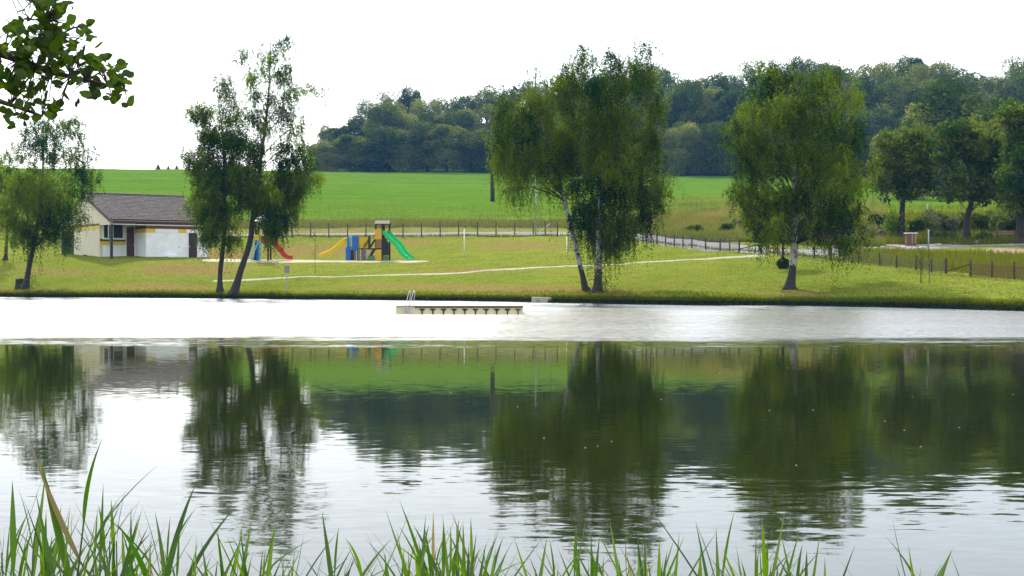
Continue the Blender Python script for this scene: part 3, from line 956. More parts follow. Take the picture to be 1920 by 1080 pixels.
# ---- forest on the hill
def forest_proto(seed, w, h, n, leaf=.42):
    g = np.random.default_rng(seed)
    P, T = [], []
    K = 46
    for k in range(K):
        f = g.random() ** .85
        zc = h * (.05 + .85 * f)
        prof = math.sqrt(max(0.05, 1 - ((f - .45) / .62) ** 2))
        a = g.uniform(0, 6.28); rad = w * .38 * prof * g.uniform(.55, 1.0)
        c = np.array([math.cos(a) * rad, math.sin(a) * rad, zc])
        r = g.uniform(.13, .21) * w * (.75 + .4 * prof)
        m = n // K
        q = g.normal(size=(m, 3)); q /= np.linalg.norm(q, axis=1)[:, None]
        P.append(c + q * r * g.uniform(.72, 1.1, (m, 1)) * np.array([1, 1, .9]))
        T.append(np.clip(g.uniform(.0, .8) + g.normal(size=m) * .18, 0, 1))
    P, T = np.concatenate(P), np.concatenate(T)
    V, F = leaf_quads(P, leaf, g, aspect=.8)
    mb = MB()
    mb.tube([(0, 0, -1.5), (g.normal() * .2, g.normal() * .2, h * .3), (g.normal() * .4, g.normal() * .4, h * .75)], [.34, .26, .1], 7)
    for k in range(7):
        a = g.uniform(0, 6.28); z = g.uniform(.3, .6) * h
        mb.tube([(0, 0, z), (math.cos(a) * w * .18, math.sin(a) * w * .18, z + h * .1), (math.cos(a) * w * .34, math.sin(a) * w * .34, z + h * .16)], [.12, .08, .03], 5)
    return np_mesh('crown', V, F, M['forest_leaf'], tint=T), mb.mesh('trunk', M['bark'], True)
PROTO = [forest_proto(100 + i, w, h, 16000, .33) for i, (w, h) in enumerate([(10, 15), (11, 16), (9, 17), (12, 15), (10, 18)])]
PH = [15, 16, 17, 15, 18]
PW = [10, 11, 9, 12, 10]
sky_x = [590, 620, 650, 700, 760, 850, 930, 1000, 1100, 1240, 1330, 1400, 1440, 1520, 1640, 1740, 1800, 1860, 1920, 2000]
sky_r = [262, 232, 226, 176, 170, 166, 168, 150, 140, 126, 130, 122, 106, 112, 110, 108, 126, 128, 108, 108]
def fedge(px):
    return float(np.interp(px, cx, cD[:, 9]))
def forest_tree(px, D, top_row, label, group, width=None):
    k = random.randrange(5)
    x = (px - 960) / FPX * D
    z = gz(x, D)
    ztop = EYE + (HOR - top_row) * D / FPX
    h = ztop - z
    if h < 4:
        return
    t_ = thing('forest_tree', label, 'tree', (x, D, z - .2), random.uniform(0, 6.28), group)
    s = h / (PH[k] * .97)
    sx = (width / PW[k]) if width else min(max(s, .75), 1.25) * random.uniform(.95, 1.45)
    for nm, me in zip(('crown', 'trunk'), PROTO[k]):
        obj(nm, me, t_, scale=(sx, sx, s))
def stretch(px):
    for lim, txt in ((915, 'left of the utility pole'), (1250, 'behind the central birch pair'), (1370, 'between central and solitary birches'), (1640, 'behind the solitary birch'), (9999, 'right of the solitary birch')):
        if px < lim:
            return txt
ROWG = ['trees along the front edge of the wood', 'trees halfway up the wooded hill', 'trees on the crest of the wooded hill']
ROWL = ['leafy tree at the front edge of the wood, ', 'leafy tree halfway up the wooded hill, ', 'leafy tree on the skyline of the wooded hill, ']
x = 612.0
while x < 2000:
    sk = float(np.interp(x, sky_x, sky_r)); base = 324 + (x - 600) * .008
    forest_tree(x, fedge(x) + random.uniform(2, 7), base - (base - sk) * random.uniform(.42, .66) if x > 660 else base - (base - sk) * .7, ROWL[0] + stretch(x), ROWG[0] + ' ' + stretch(x), random.uniform(10, 13.5))
    x += random.uniform(34, 54)
x = 640.0
while x < 2010:
    sk = float(np.interp(x, sky_x, sky_r))
    forest_tree(x, fedge(x) + random.uniform(22, 36), sk + random.uniform(22, 55) * min(1, (x - 600) / 200), ROWL[1] + stretch(x), ROWG[1] + ' ' + stretch(x), random.uniform(10, 14))
    x += random.uniform(34, 52)
x = 690.0
while x < 2010:
    sk = float(np.interp(x, sky_x, sky_r))
    forest_tree(x, fedge(x) + random.uniform(55, 80), sk + random.uniform(-6, 16), ROWL[2] + stretch(x), ROWG[2] + ' ' + stretch(x), random.uniform(9.5, 14))
    x += random.uniform(28, 44)
forest_tree(618, 372, 236, 'dark lone tree at the left end of the wood on the skyline', None, 8)
forest_tree(596, 380, 268, 'small shrubby tree left of the dark lone skyline tree', None, 6)
forest_tree(1685, 165, 240, 'tall rounded tree behind the one with straight trunk near the cabinet', None, 8)
forest_tree(1780, 190, 150, 'great rounded tree with pale sunlit top behind the right hand trees', None, 13)
forest_tree(1870, 170, 180, 'great tree with pale blossom-like top near the right edge', None, 9)
forest_tree(1730, 200, 190, 'great rounded tree rising left of the tallest at the right', None, 11)
forest_tree(1950, 150, 200, 'tall tree at the far right edge of the wood', None, 10)
# distant conifers peeking over the field's crest
def conifer(px, row_top, D, label):
    g = np.random.default_rng(int(px))
    x = (px - 960) / FPX * D
    z = gz(x, D); h = EYE + (HOR - row_top) * D / FPX - z
    t_ = thing('conifer', label, 'tree', (x, D, z))
    P = []
    for k in range(900):
        f = g.random() ** .7
        a = g.uniform(0, 6.28); r = (1 - f) * h * .55 * g.uniform(.5, 1.05)
        P.append((math.cos(a) * r, math.sin(a) * r, h * (.12 + .88 * f) - r * .25))
    V, F = leaf_quads(np.array(P), .34, g)
    obj('crown', np_mesh('crown', V, F, M['forest_leaf'], tint=g.uniform(0, 1, 900)), t_)
    MB().tube([(0, 0, -.5), (0, 0, h * .95)], [.14, .03], 6).build('trunk', M['bark'], t_)
conifer(297, 309, 345, 'tiny conifer on the field skyline, largest and leftmost of three')
conifer(316, 312, 345, 'tiny conifer on the field skyline, middle of three')
conifer(332, 311, 345, 'tiny conifer on the field skyline, nearest the tall birches')

# ------------------------------------------------------------------ bathing house
HA = math.atan2(.577, .816)
house = thing('bathing_house', 'white single storey bathing house with grey tiled roof and brown and yellow bands', 'house', (-31.06, 106.0, 2.55), HA)
M['wall'] = plain('white_render', (0.84, 0.85, 0.86), 0.85, var=0.12, scale=1.5)
M['cream'] = plain('cream_render', (0.66, 0.60, 0.46), 0.85, var=0.08, scale=1.5)
M['plinth'] = plain('grey_plinth', (0.36, 0.39, 0.42), 0.9, var=0.15)
M['brown_paint'] = plain('brown_paint', (0.14, 0.035, 0.022), 0.6, var=0.12)
M['yellow_paint'] = plain('yellow_paint', (0.66, 0.50, 0.03), 0.6, var=0.1)
M['white_paint'] = plain('white_paint', (0.80, 0.80, 0.80), 0.5, var=0.05)
M['brown_door'] = plain('brown_door_wood', (0.11, 0.045, 0.028), 0.6, var=0.2, scale=5)
M['dark_door'] = plain('dark_door_wood', (0.035, 0.018, 0.018), 0.6, var=0.25, scale=5)
M['dark_boards'] = plain('dark_boards', (0.030, 0.026, 0.020), 0.8, var=0.4, scale=4)
M['tile'] = plain('roof_tile', (0.094, 0.076, 0.068), 0.85, var=0.45, scale=2.2, bump=0.5)
M['zinc'] = plain('zinc', (0.40, 0.41, 0.42), 0.45, metal=0.6, var=0.15)
M['glass_dark'] = plain('dark_glass', (0.010, 0.012, 0.015), 0.25, var=0.1, bump=0, spec=0.15)
M['dark_paint'] = plain('dark_paint', (0.018, 0.020, 0.026), 0.5, var=0.2)
RY, RZ, SL = 3.5, 5.14, 0.363                        # ridge line, in house metres above the base
def roof_z(y):
    return RZ - SL * abs(y - RY)
EAV = -2.5
LEN = 7.7
BK = 9.3
# gable wall at the left, back and right walls, recessed front
gw = MB(); gw.prism([(0, 0), (BK, 0), (BK, roof_z(BK) - .16), (RY, RZ - .16), (-2.35, roof_z(-2.35) - .16), (-2.35, 2.62), (0, 2.62)], 'x', 0, .24)
gw.build('gable_wall', M['cream'], house)
rw = MB(); rw.prism([(-2.25, 0), (BK, 0), (BK, roof_z(BK) - .16), (RY, RZ - .16), (-2.25, roof_z(-2.25) - .16)], 'x', LEN - .24, LEN)
rw.build('wall', M['wall'], house)
MB().box(.24, LEN - .24, BK - .24, BK, 0, roof_z(BK) - .2).build('wall', M['wall'], house)
fw = MB()                                           # recessed front with window hole
for a in ((.24, .30, 1.72, 2.9), (.24, 2.98, 0, 1.62), (.24, .30, 0, 0), (1.84, 2.05, 1.62, 2.72), (2.05, 2.98, 2.62, 2.72), (.24, 2.05, 2.72, 2.95), (.24, .30, 1.62, 2.72), (2.05, 2.1, 0, 0)):
    pass
fw.box(.24, 2.08, 0, .2, 0, 1.60); fw.box(.24, .30, 0, .2, 1.60, 2.72); fw.box(1.80, 2.08, 0, .2, 1.60, 2.72); fw.box(.24, 2.77, 0, .2, 2.72, 3.3); fw.box(2.70, 2.77, 0, .2, 0, 2.72); fw.box(2.08, 2.70, 0, .2, 2.55, 2.72)
fw.build('wall', M['wall'], house)
blk = MB(); blk.box(2.77, LEN - .24, -2.25, -2.05, 0, 2.62); blk.box(2.77, 2.97, -2.05, .2, 0, 2.62)
blk.build('wall', M['wall'], house)
pl = MB(); pl.box(-.03, 0, .02, BK, -.3, .26); pl.box(.0, 2.08, -.03, 0, -.3, .26); pl.box(2.74, 2.77, -2.25, -.03, -.3, .26); pl.box(2.74, 6.02, -2.28, -2.25, -.3, .26); pl.box(6.86, LEN, -2.28, -2.25, -.3, .26)
pl.build('plinth', M['plinth'], house)
for nm, mm, z0, z1, lo in (('brown_band', 'brown_paint', 2.60, 2.76, 0), ('yellow_band', 'yellow_paint', 2.34, 2.60, 1)):
    MB().box(-.016, 0, 0.0, BK, z0, z1).build(nm, M[mm], house)
for nm, mm, z0, z1 in (('brown_band', 'brown_paint', 1.42, 1.60), ('yellow_band', 'yellow_paint', 1.14, 1.42)):
    MB().box(0.0, 2.02, -.016, 0, z0, z1).build(nm, M[mm], house)
b1 = MB(); b1.box(2.754, 2.77, -2.25, 0, 2.36, 2.58); b1.box(2.754, LEN, -2.266, -2.25, 2.36, 2.58)
b1.build('brown_band', M['brown_paint'], house)
b2 = MB(); b2.box(2.756, 2.77, -2.25, 0, 2.08, 2.36); b2.box(2.756, 3.50, -2.264, -2.25, 2.08, 2.36); b2.box(5.30, 5.96, -2.264, -2.25, 2.08, 2.36); b2.box(6.92, LEN, -2.264, -2.25, 2.08, 2.36)
b2.build('yellow_band', M['yellow_paint'], house)
MB().box(3.50, 5.30, -2.275, -2.25, 2.06, 2.36).build('white_board', M['white_paint'], house)
MB().box(.24, LEN - .3, -2.4, -2.0, 2.62, 2.68).build('soffit', M['white_paint'], house)
# window with two panes
wf = MB(); wf.box(.22, .32, -.05, 0, 1.60, 2.76); wf.box(1.78, 1.90, -.05, 0, 1.60, 2.76); wf.box(.32, 1.78, -.05, 0, 2.68, 2.76); wf.box(.32, 1.78, -.05, 0, 1.60, 1.68); wf.box(1.0, 1.06, -.03, .02, 1.68, 2.68)
w_ = wf.build('window_frame', M['white_paint'], house)
MB().box(.30, 1.0, .06, .08, 1.62, 2.71).build('pane', M['glass_dark'], w_)
MB().box(1.06, 1.80, .06, .08, 1.62, 2.71).build('pane', M['glass_dark'], w_)
MB().box(.20, 1.92, -.12, -.05, 1.56, 1.60).build('window_sill', M['white_paint'], house)
d1 = MB().box(2.08, 2.70, .05, .12, 0.02, 2.55).build('door', M['brown_door'], house)
MB().box(2.60, 2.66, .0, .05, 1.15, 1.25).build('handle', M['zinc'], d1)
d2 = MB().box(6.10, 6.80, -2.30, -2.25, 0.02, 2.10).build('door', M['dark_door'], house)
MB().box(6.16, 6.22, -2.34, -2.30, 1.0, 1.12).build('handle', M['zinc'], d2)
df_ = MB(); df_.box(6.02, 6.10, -2.33, -2.25, 0, 2.18); df_.box(6.80, 6.88, -2.33, -2.25, 0, 2.18); df_.box(6.10, 6.80, -2.33, -2.25, 2.10, 2.18)
df_.build('door_frame', M['white_paint'], house)
gd = MB()
for k in range(12):
    gd.box(-.05, -.018, 6.0 + k * .25, 6.24 + k * .25, .02, 2.30)
gd.build('boarded_gate', M['dark_boards'], house)
MB().box(-.45, -.15, 2.35, 2.6, 0, .42).build('black_bucket', M['dark_paint'], house)  # small black bucket at the gable foot, shaped as a plain box
MB().box(4.25, 5.15, -2.75, -2.28, 0, .34).build('step', M['wall'], house)
MB().box(-.15, 2.9, -2.6, 0, -.3, .02).build('porch_floor', M['plinth'], house)
MB().box(5.35, 5.40, -2.275, -2.25, .95, 1.05).build('tap', M['dark_paint'], house)
# eaves: gutter, downpipe, post, bargeboards
hw = []
gt = MB()
n_ = 10
for i in range(n_):
    a = math.pi + math.pi * i / (n_ - 1)
    hw.append((EAV - .06 + .075 * math.cos(a), roof_z(EAV) - .02 + .075 * math.sin(a)))
hw2 = [(EAV - .06 + .06 * math.cos(math.pi + math.pi * i / (n_ - 1)), roof_z(EAV) - .02 + .06 * math.sin(math.pi + math.pi * i / (n_ - 1))) for i in range(n_)]
gt.prism(hw + hw2[::-1], 'x', -.12, 8.05)
gt.build('gutter', M['zinc'], house)
MB().tube(smooth_line([(.05, EAV - .06, 2.86), (.05, EAV - .02, 2.7), (-.1, -2.28, 2.5), (-.1, -2.25, 2.3), (-.1, -2.25, 1.6)], 16), .045, 8).build('downpipe', M['zinc'], house, smooth=True)
MB().box(.02, .20, -2.34, -2.16, 0, 2.66).build('porch_post', M['dark_paint'], house)
MB().box(-.02, 7.95, EAV + .02, EAV + .06, 2.74, 2.92).build('fascia', M['brown_door'], house)
bb = MB()
for x0 in (-.14, 8.02):
    bb.prism([(EAV, roof_z(EAV) - .17), (RY, RZ - .17), (BK + .5, roof_z(BK + .5) - .17), (BK + .5, roof_z(BK + .5) - .0), (RY, RZ), (EAV, roof_z(EAV))], 'x', x0, x0 + .035)
bb.build('bargeboard', M['brown_door'], house)
rd = MB()
rd.prism([(EAV, roof_z(EAV) - .10), (RY, RZ - .10), (BK + .5, roof_z(BK + .5) - .10), (BK + .5, roof_z(BK + .5) - .02), (RY, RZ - .02), (EAV, roof_z(EAV) - .02)], 'x', -.105, 8.02)
roof = rd.build('roof', M['dark_boards'], house)
# tiles: every one a curved sheet of its own, courses overlapping
g = np.random.default_rng(5)
tv = MB()
nc = 33; tw_ = 8.14 / nc
for side in (0, 1):
    span = (RY - EAV) if side == 0 else (BK + .5 - RY)
    nr = int(span / .33)
    for r_ in range(nr):
        for c in range(nc):
            x0 = -.12 + c * tw_
            jz = g.normal() * .006; jx = g.normal() * .006
            ya, yb = r_ * span / nr, (r_ + 1) * span / nr + .05
            V = []
            for yy, lift in ((ya, .075), (yb, .022)):
                for q_, zz in ((0, .0), (.28, .035), (.55, .04), (.8, .012), (1.0, .0)):
                    y = EAV - .03 + yy if side == 0 else BK + .52 - yy
                    V.append((x0 + q_ * tw_ + jx, y, roof_z(y) + zz + lift + jz))
            tv.add(V, [(i, i + 1, 6 + i, 5 + i) if side == 0 else (i, 5 + i, 6 + i, i + 1) for i in range(4)])
            tv.add([V[i] for i in range(5)] + [(p[0], p[1], p[2] - .03) for p in V[:5]], [(i, 5 + i, 6 + i, i + 1) for i in range(4)])
o = tv.build('roof_tiles', M['tile'], roof)
o['kind'] = 'stuff'
rt = MB()
for k in range(22):
    x0 = -.12 + k * .372
    rt.tube([(x0, RY, RZ + .04), (x0 + .40, RY, RZ + .055)], [.13, .12], 8)
o = rt.build('ridge_tiles', M['tile'], roof, smooth=False)
o['kind'] = 'stuff'

# ------------------------------------------------------------------ playground
def pf(px0, row0, D):
    """local metres for a structure standing at photo pixel px0, base row row0, distance D"""
    s = D / FPX
    return lambda px, row: ((px - px0) * s, (row0 - row) * s)
M['blue'] = plain('blue_plastic', (0.035, 0.14, 0.42), 0.65, spec=.15, var=0.12)
M['light_blue'] = plain('light_blue_paint', (0.17, 0.42, 0.62), 0.5, var=0.1)
M['yellow'] = plain('yellow_plastic', (0.66, 0.45, 0.02), 0.65, spec=.15, var=0.1)
M['orange_yellow'] = plain('orange_yellow_panel', (0.66, 0.36, 0.03), 0.5, var=0.1)
M['green'] = plain('green_plastic', (0.035, 0.50, 0.15), 0.65, spec=.15, var=0.1)
M['green_panel'] = plain('green_panel', (0.07, 0.20, 0.045), 0.6, var=0.15)
M['brown_wood'] = plain('brown_wood', (0.10, 0.050, 0.025), 0.7, var=0.25, scale=5)
M['cabinet_pale0'] = plain('lighter_brown_boards', (0.24, 0.12, 0.035), .7, var=.2, scale=5)
M['post_wood'] = plain('dark_post_wood', (0.032, 0.022, 0.016), 0.75, var=0.3, scale=5)
M['red'] = plain('red_plastic', (0.46, 0.045, 0.03), 0.65, spec=.15, var=0.1)
M['grey_roof'] = plain('grey_roof_panel', (0.15, 0.14, 0.09), 0.8, var=0.1, spec=.1)
M['black_panel'] = plain('black_panel', (0.012, 0.012, 0.014), 0.5, var=0.2)

def slide(parent, name, prof, width, lip, m, axis_y=0.0, turn=0.0):
    """chute from a side profile (x, z): bed and two raised lips"""
    ox = prof[0][0]
    pr = smooth_line([((a - ox) / math.cos(turn), 0, b) for a, b in prof], 24)
    y0, y1 = -width / 2, width / 2
    prof2 = [(y0, lip), (y0 + .05, lip + .02), (y0 + .09, .02), (0.5 * (y0 + y1), -.02), (y1 - .09, .02), (y1 - .05, lip + .02), (y1, lip), (y1, -.05), (y0, -.05)]
    V, F = [], []
    k = len(prof2)
    for i, p in enumerate(pr):
        d = (pr[min(i + 1, 23)] - pr[max(i - 1, 0)]).normalized()
        nz = Vector((-d.z, 0, d.x))
        if nz.z < 0:
            nz = -nz
        for (y, h) in prof2:
            V.append((p.x + nz.x * h, y, p.z + nz.z * h))
    for i in range(len(pr) - 1):
        for j in range(k):
            j2 = (j + 1) % k
            F.append((i * k + j, i * k + j2, (i + 1) * k + j2, (i + 1) * k + j))
    F.append(list(range(k))[::-1]); F.append(list(range((len(pr) - 1) * k, len(pr) * k)))
    rz = -turn if prof[-1][0] > ox else turn
    return MB().add(V, F).build(name, m, parent, loc=(ox, axis_y, 0), rot=(0, 0, rz))

D0 = 105.0
pb = at(690, 489, D0)
play = thing('climbing_frame', 'wooden climbing frame with yellow slide left and green slide right', 'climbing frame', pb, 0.0)
f = pf(690, 489, D0)
PZ = gz(pb.x, pb.y) - pb.z - .1
def fx(px): return f(px, 0)[0]
def fz(row): return f(0, row)[1]
# blue tower
for px, y in ((654, -.5), (672, -.5), (654, .5), (672, .5)):
    MB().box(fx(px) - .06, fx(px) + .06, y - .06, y + .06, PZ, fz(443)).build('post', M['blue'], play, bevel=.01)
MB().box(fx(652), fx(673), -.55, .55, fz(466), fz(463.5)).build('platform', M['blue'], play)
MB().box(fx(650), fx(659), -.62, -.57, PZ, fz(464)).build('side_panel', M['blue'], play)
MB().box(fx(659), fx(665), -.56, .5, PZ, fz(468)).build('opening_shade', M['black_panel'], play)  # black block paints the shade inside the tower's opening
MB().box(fx(650.5), fx(652), -.5, .5, PZ, fz(464)).build('side_panel', M['blue'], play)
MB().box(fx(665), fx(669), -.60, -.565, PZ, fz(470)).build('side_panel', M['grey_roof'], play)
MB().box(fx(662), fx(672), -.66, -.61, fz(470), fz(443)).build('side_panel', M['blue'], play)
for px in (656.5, 659):
    MB().tube([(fx(px), -.56, fz(463)), (fx(px), -.56, fz(445))], .025, 6).build('bar', M['light_blue'], play)
MB().tube([(fx(654), -.52, fz(444.5)), (fx(672), -.52, fz(444.5))], .03, 6).build('rail', M['light_blue'], play)
slide(play, 'yellow_slide', [(fx(654), fz(452)), (fx(647), fz(453)), (fx(636), fz(463)), (fx(622), fz(474)), (fx(610), fz(479)), (fx(603), fz(483))], .66, .24, M['yellow'], turn=math.radians(18))
# bridge with bars
for k, px in enumerate((674, 678, 680.5, 684, 687, 690, 693)):
    for y in (-.42, .42):
        MB().box(fx(px) - .035, fx(px) + .035, y - .02, y + .02, fz(465), fz(444.5)).build('bar', M['yellow'], play)
MB().box(fx(673), fx(706), -.45, .45, fz(468), fz(465.5)).build('bridge_deck', M['brown_wood'], play)
for px in (674, 677.5):
    pass
lad = MB()
for k in range(5):
    lad.box(fx(673), fx(678.5), -.60, -.54, fz(485 - k * 4), fz(483.6 - k * 4))
lad.build('rungs', M['orange_yellow'], play)
MB().box(fx(678.5), fx(688), -.40, -.34, PZ, fz(468)).build('back_panel', M['black_panel'], play)
# rope net wheel under the bridge
net = MB()
cxn, czn = fx(687), fz(478)
for r_ in (.16, .30, .40):
    net.tube([(cxn + r_ * math.cos(a), -.47, czn + r_ * math.sin(a)) for a in np.linspace(0, 2 * math.pi, 15)], .018, 4, cap=False)
for k in range(8):
    a = k * math.pi / 4
    net.tube([(cxn, -.47, czn), (cxn + .40 * math.cos(a), -.47, czn + .40 * math.sin(a))], .014, 4)
M['rope'] = plain('pale_rope', (0.42, 0.42, 0.48), 0.9, var=.2)
net.build('climbing_net', M['rope'], play)
# brown stair with rails
for y in (-.52, .30):
    MB().bar((fx(690), y, PZ + .05), (fx(703), y, fz(466)), .07, .12).build('stringer', M['post_wood'], play)
    MB().bar((fx(683), y, fz(464)), (fx(694), y, fz(447)), .06, .07).build('rail', M['post_wood'], play)
    MB().bar((fx(694), y, fz(464)), (fx(704), y, fz(449)), .06, .07).build('rail', M['post_wood'], play)
    MB().box(fx(693) - .04, fx(693) + .04, y - .04, y + .04, fz(466), fz(443)).build('post', M['post_wood'], play)
for k in range(5):
    z = PZ + .2 + k * .2
    xk = fx(690) + (fx(703) - fx(690)) * (k + .7) / 5.4
    MB().box(xk - .12, xk + .12, -.48, .26, z - .03, z + .02).build('step', M['brown_wood'], play)
# tower with grey roof
for px, y in ((706, -.55), (718, -.55), (718, .75), (730, .35)):
    MB().box(fx(px) - .055, fx(px) + .055, y - .055, y + .055, PZ, fz(420)).build('post', M['post_wood'], play)
MB().box(fx(705.5), fx(731), -.5, .6, fz(467.5), fz(464.5)).build('platform', M['post_wood'], play)
MB().box(fx(718), fx(731), -.5, .6, fz(449.5), fz(447)).build('platform', M['brown_wood'], play)
MB().box(fx(704.5), fx(717), -.64, -.61, fz(449), fz(430.5)).build('wall_panel', M['orange_yellow'], play)
for k in range(5):
    MB().box(fx(705.6), fx(716.4), -.635, -.61, fz(466) + k * .143, fz(466) + k * .143 + .13).build('board', M['cabinet_pale0'], play)
MB().box(fx(705), fx(708), -.63, -.61, PZ, fz(469)).build('wall_panel', M['orange_yellow'], play)
MB().box(fx(708), fx(716), -.63, -.61, PZ, fz(469)).build('wall_panel', M['yellow'], play)
MB().box(fx(708), fx(712), -.66, -.631, PZ, fz(480)).build('wall_panel', M['orange_yellow'], play)
MB().box(fx(691), fx(704), -.62, -.585, PZ, fz(479.5)).build('low_panel', M['green_panel'], play)
MB().box(fx(719), fx(730), -.62, -.585, PZ, fz(479.5)).build('low_panel', M['green_panel'], play)
bp = [(fx(717.5), fz(479)), (fx(730.5), fz(479)), (fx(730.5), fz(457)), (fx(728), fz(452)), (fx(724), fz(450)), (fx(717.5), fz(450))]
MB().prism(bp, 'y', -.66, -.62).build('curved_panel', M['black_panel'], play)
rf = MB()
ap, ea = fz(413.5), fz(420)
for sgn in (-1, 1):
    ye = sgn * .85
    rf.add([(fx(704), ye, ea), (fx(732), ye, ea), (fx(732), 0, ap), (fx(704), 0, ap), (fx(704), ye, ea - .05), (fx(732), ye, ea - .05), (fx(732), 0, ap - .05), (fx(704), 0, ap - .05)],
           [(0, 1, 2, 3), (7, 6, 5, 4), (0, 4, 5, 1), (1, 5, 6, 2), (3, 2, 6, 7), (0, 3, 7, 4)])
r_o = rf.build('roof', M['grey_roof'], play)
MB().prism([(-.75, ea - .02), (.75, ea - .02), (0, ap - .06)], 'x', fx(730), fx(730.6)).build('gable_panel', M['green_panel'], r_o)
slide(play, 'green_slide', [(fx(720), fz(436)), (fx(727), fz(440)), (fx(738), fz(452)), (fx(748), fz(460)), (fx(757), fz(473)), (fx(765), fz(482)), (fx(773), fz(486))], .72, .20, M['green'], axis_y=-.2, turn=math.radians(38))

D1 = 104.0
pb = at(495, 487, D1)
left = thing('play_tower', 'small play tower with light blue ladder and red slide behind the leaning birch', 'play tower', pb)
f = pf(495, 487, D1)
PZ = gz(pb.x, pb.y) - pb.z - .1
for px, y in ((482, -.5), (505, -.5), (482, .6), (505, .6)):
    MB().box(fx(px) - .06, fx(px) + .06, y - .06, y + .06, PZ, fz(415)).build('post', M['post_wood'], left)
MB().box(fx(480), fx(507), -.55, .65, fz(455.5), fz(452.5)).build('platform', M['post_wood'], left)
for px0, px1, nm in ((464, 478, 0), (473, 488, 1)):
    MB().bar((fx(px0), -.62, PZ + .05), (fx(px1), -.62, fz(452)), .06, .09).build('ladder_rail', M['light_blue'], left)
for k in range(5):
    f_ = (k + .6) / 5
    x0 = fx(464) + (fx(478) - fx(464)) * f_; x1 = fx(473) + (fx(488) - fx(473)) * f_
    z = PZ + .05 + (fz(452) - PZ) * f_
    MB().box(x0, x1, -.65, -.59, z - .03, z + .03).build('rung', M['light_blue'], left)
MB().prism([(fx(475), PZ), (fx(489), PZ), (fx(489), fz(455)), (fx(487.5), fz(455))], 'y', -.54, -.50).build('side_panel', M['blue'], left)
MB().box(fx(488.5), fx(492), -.68, -.61, PZ, fz(450)).build('side_panel', M['light_blue'], left)
MB().box(fx(492), fx(501), -.60, -.57, fz(455), fz(444)).build('wall_panel', M['red'], left)
MB().box(fx(481), fx(488), -.60, -.57, fz(451), fz(440)).build('wall_panel', M['yellow'], left)
rf = MB()
ap, ea = fz(402), fz(415)
for sgn in (-1, 1):
    ye = sgn * .95
    rf.add([(fx(479), ye, ea), (fx(506), ye, ea), (fx(502), 0, ap), (fx(484), 0, ap), (fx(479), ye, ea - .05), (fx(506), ye, ea - .05), (fx(502), 0, ap - .05), (fx(484), 0, ap - .05)],
           [(0, 1, 2, 3), (7, 6, 5, 4), (0, 4, 5, 1), (1, 5, 6, 2), (3, 2, 6, 7), (0, 3, 7, 4)])
M['pale_roof'] = plain('pale_blue_roof', (0.50, 0.60, 0.70), 0.45, var=.08)
rf.build('roof', M['pale_roof'], left)
slide(left, 'red_slide', [(fx(505), fz(454)), (fx(512), fz(456)), (fx(521), fz(466)), (fx(530), fz(478)), (fx(538), fz(484)), (fx(548), fz(485.5))], .6, .24, M['red'])

# ------------------------------------------------------------------ swimming raft
M['raft_side'] = plain('raft_side_panel', (0.82, 0.74, 0.46), 0.8, var=.12)
M['raft_deck'] = plain('raft_deck_wood', (0.55, 0.52, 0.42), 0.8, var=.15, scale=5)
M['raft_dark'] = plain('raft_brackets_and_deck_shade', (0.055, 0.046, 0.028), 0.8, var=.3)  # dark brackets, and the painted shade under the deck
M['steel'] = plain('ladder_steel', (0.42, 0.44, 0.46), 0.35, metal=.85, var=.1, bump=0)
RD = 51.8
rb = at(861, 589, RD); rb.z = 0
raft = thing('swimming_raft', 'pale flat swimming raft with a steel ladder floating on the pond', 'raft', rb, math.radians(-.6))
sc = RD / FPX
hw_ = 119 * sc
MB().box(-hw_, hw_, 0, 2.2, -.25, .24).build('hull', M['raft_side'], raft)
x_l = (778 - 861) * sc
MB().box(x_l, hw_ + .01, -.045, 2.25, .242, .285).build('deck_edge', M['raft_dark'], raft)  # dark strip paints the shade line beneath the overhanging deck
MB().box(-hw_ - .01, x_l - .003, -.01, 2.25, .242, .275).build('deck_edge', M['raft_side'], raft)
nb_ = 30
for k in range(nb_):
    x0 = -hw_ + k * 2 * hw_ / nb_
    MB().box(x0 + .004, x0 + 2 * hw_ / nb_ - .004, -.03, 2.27, .287 + random.uniform(-.002, .002), .312 + random.uniform(0, .003)).build('plank', M['raft_deck'], raft)
M['rust'] = plain('rusty_bracket', (0.22, 0.12, 0.03), .8, var=.3)
for k in range(10):
    xk = (791.5 + k * 20.0 - 861) * sc
    b_ = MB(); b_.box(xk - .10, xk + .10, -.03, 0, .155, .20); b_.box(xk - .025, xk + .025, -.025, 0, -.02, .155)
    b_.prism([(xk - .075, .155), (xk + .075, .155), (xk + .025, .11), (xk - .025, .11)], 'y', -.02, 0)
    b_.build('bracket', M['rust'] if k == 9 else M['raft_dark'], raft)
ld = MB()
for a, b_ in (((757 - 861) * sc, (766.5 - 861) * sc), ((765 - 861) * sc, (774.5 - 861) * sc)):
    ld.tube(smooth_line([(a - .02, -.12, -.35), (a, -.11, 0), (a + .10, -.05, .45), (b_, .05, .80), (b_ + .05, .22, .83), (b_ + .03, .36, .70), (b_ - .03, .38, .31)], 22), .015, 7)
lo_ = ld.build('ladder', M['steel'], raft, smooth=True)
for k in range(4):
    z = -.12 + k * .12
    xa = (757 - 861) * sc + .14 * max(0, z) ; xb = (765 - 861) * sc + .14 * max(0, z)
    MB().box(xa, xb, -.125, -.085, z, z + .025).build('rung', M['steel'], lo_)

# ------------------------------------------------------------------ fences
M['fence_post'] = plain('fence_post_wood', (0.060, 0.050, 0.042), 0.9, var=.35, scale=6)
M['white_post'] = plain('white_post_paint', (0.72, 0.72, 0.70), 0.5, var=.08)
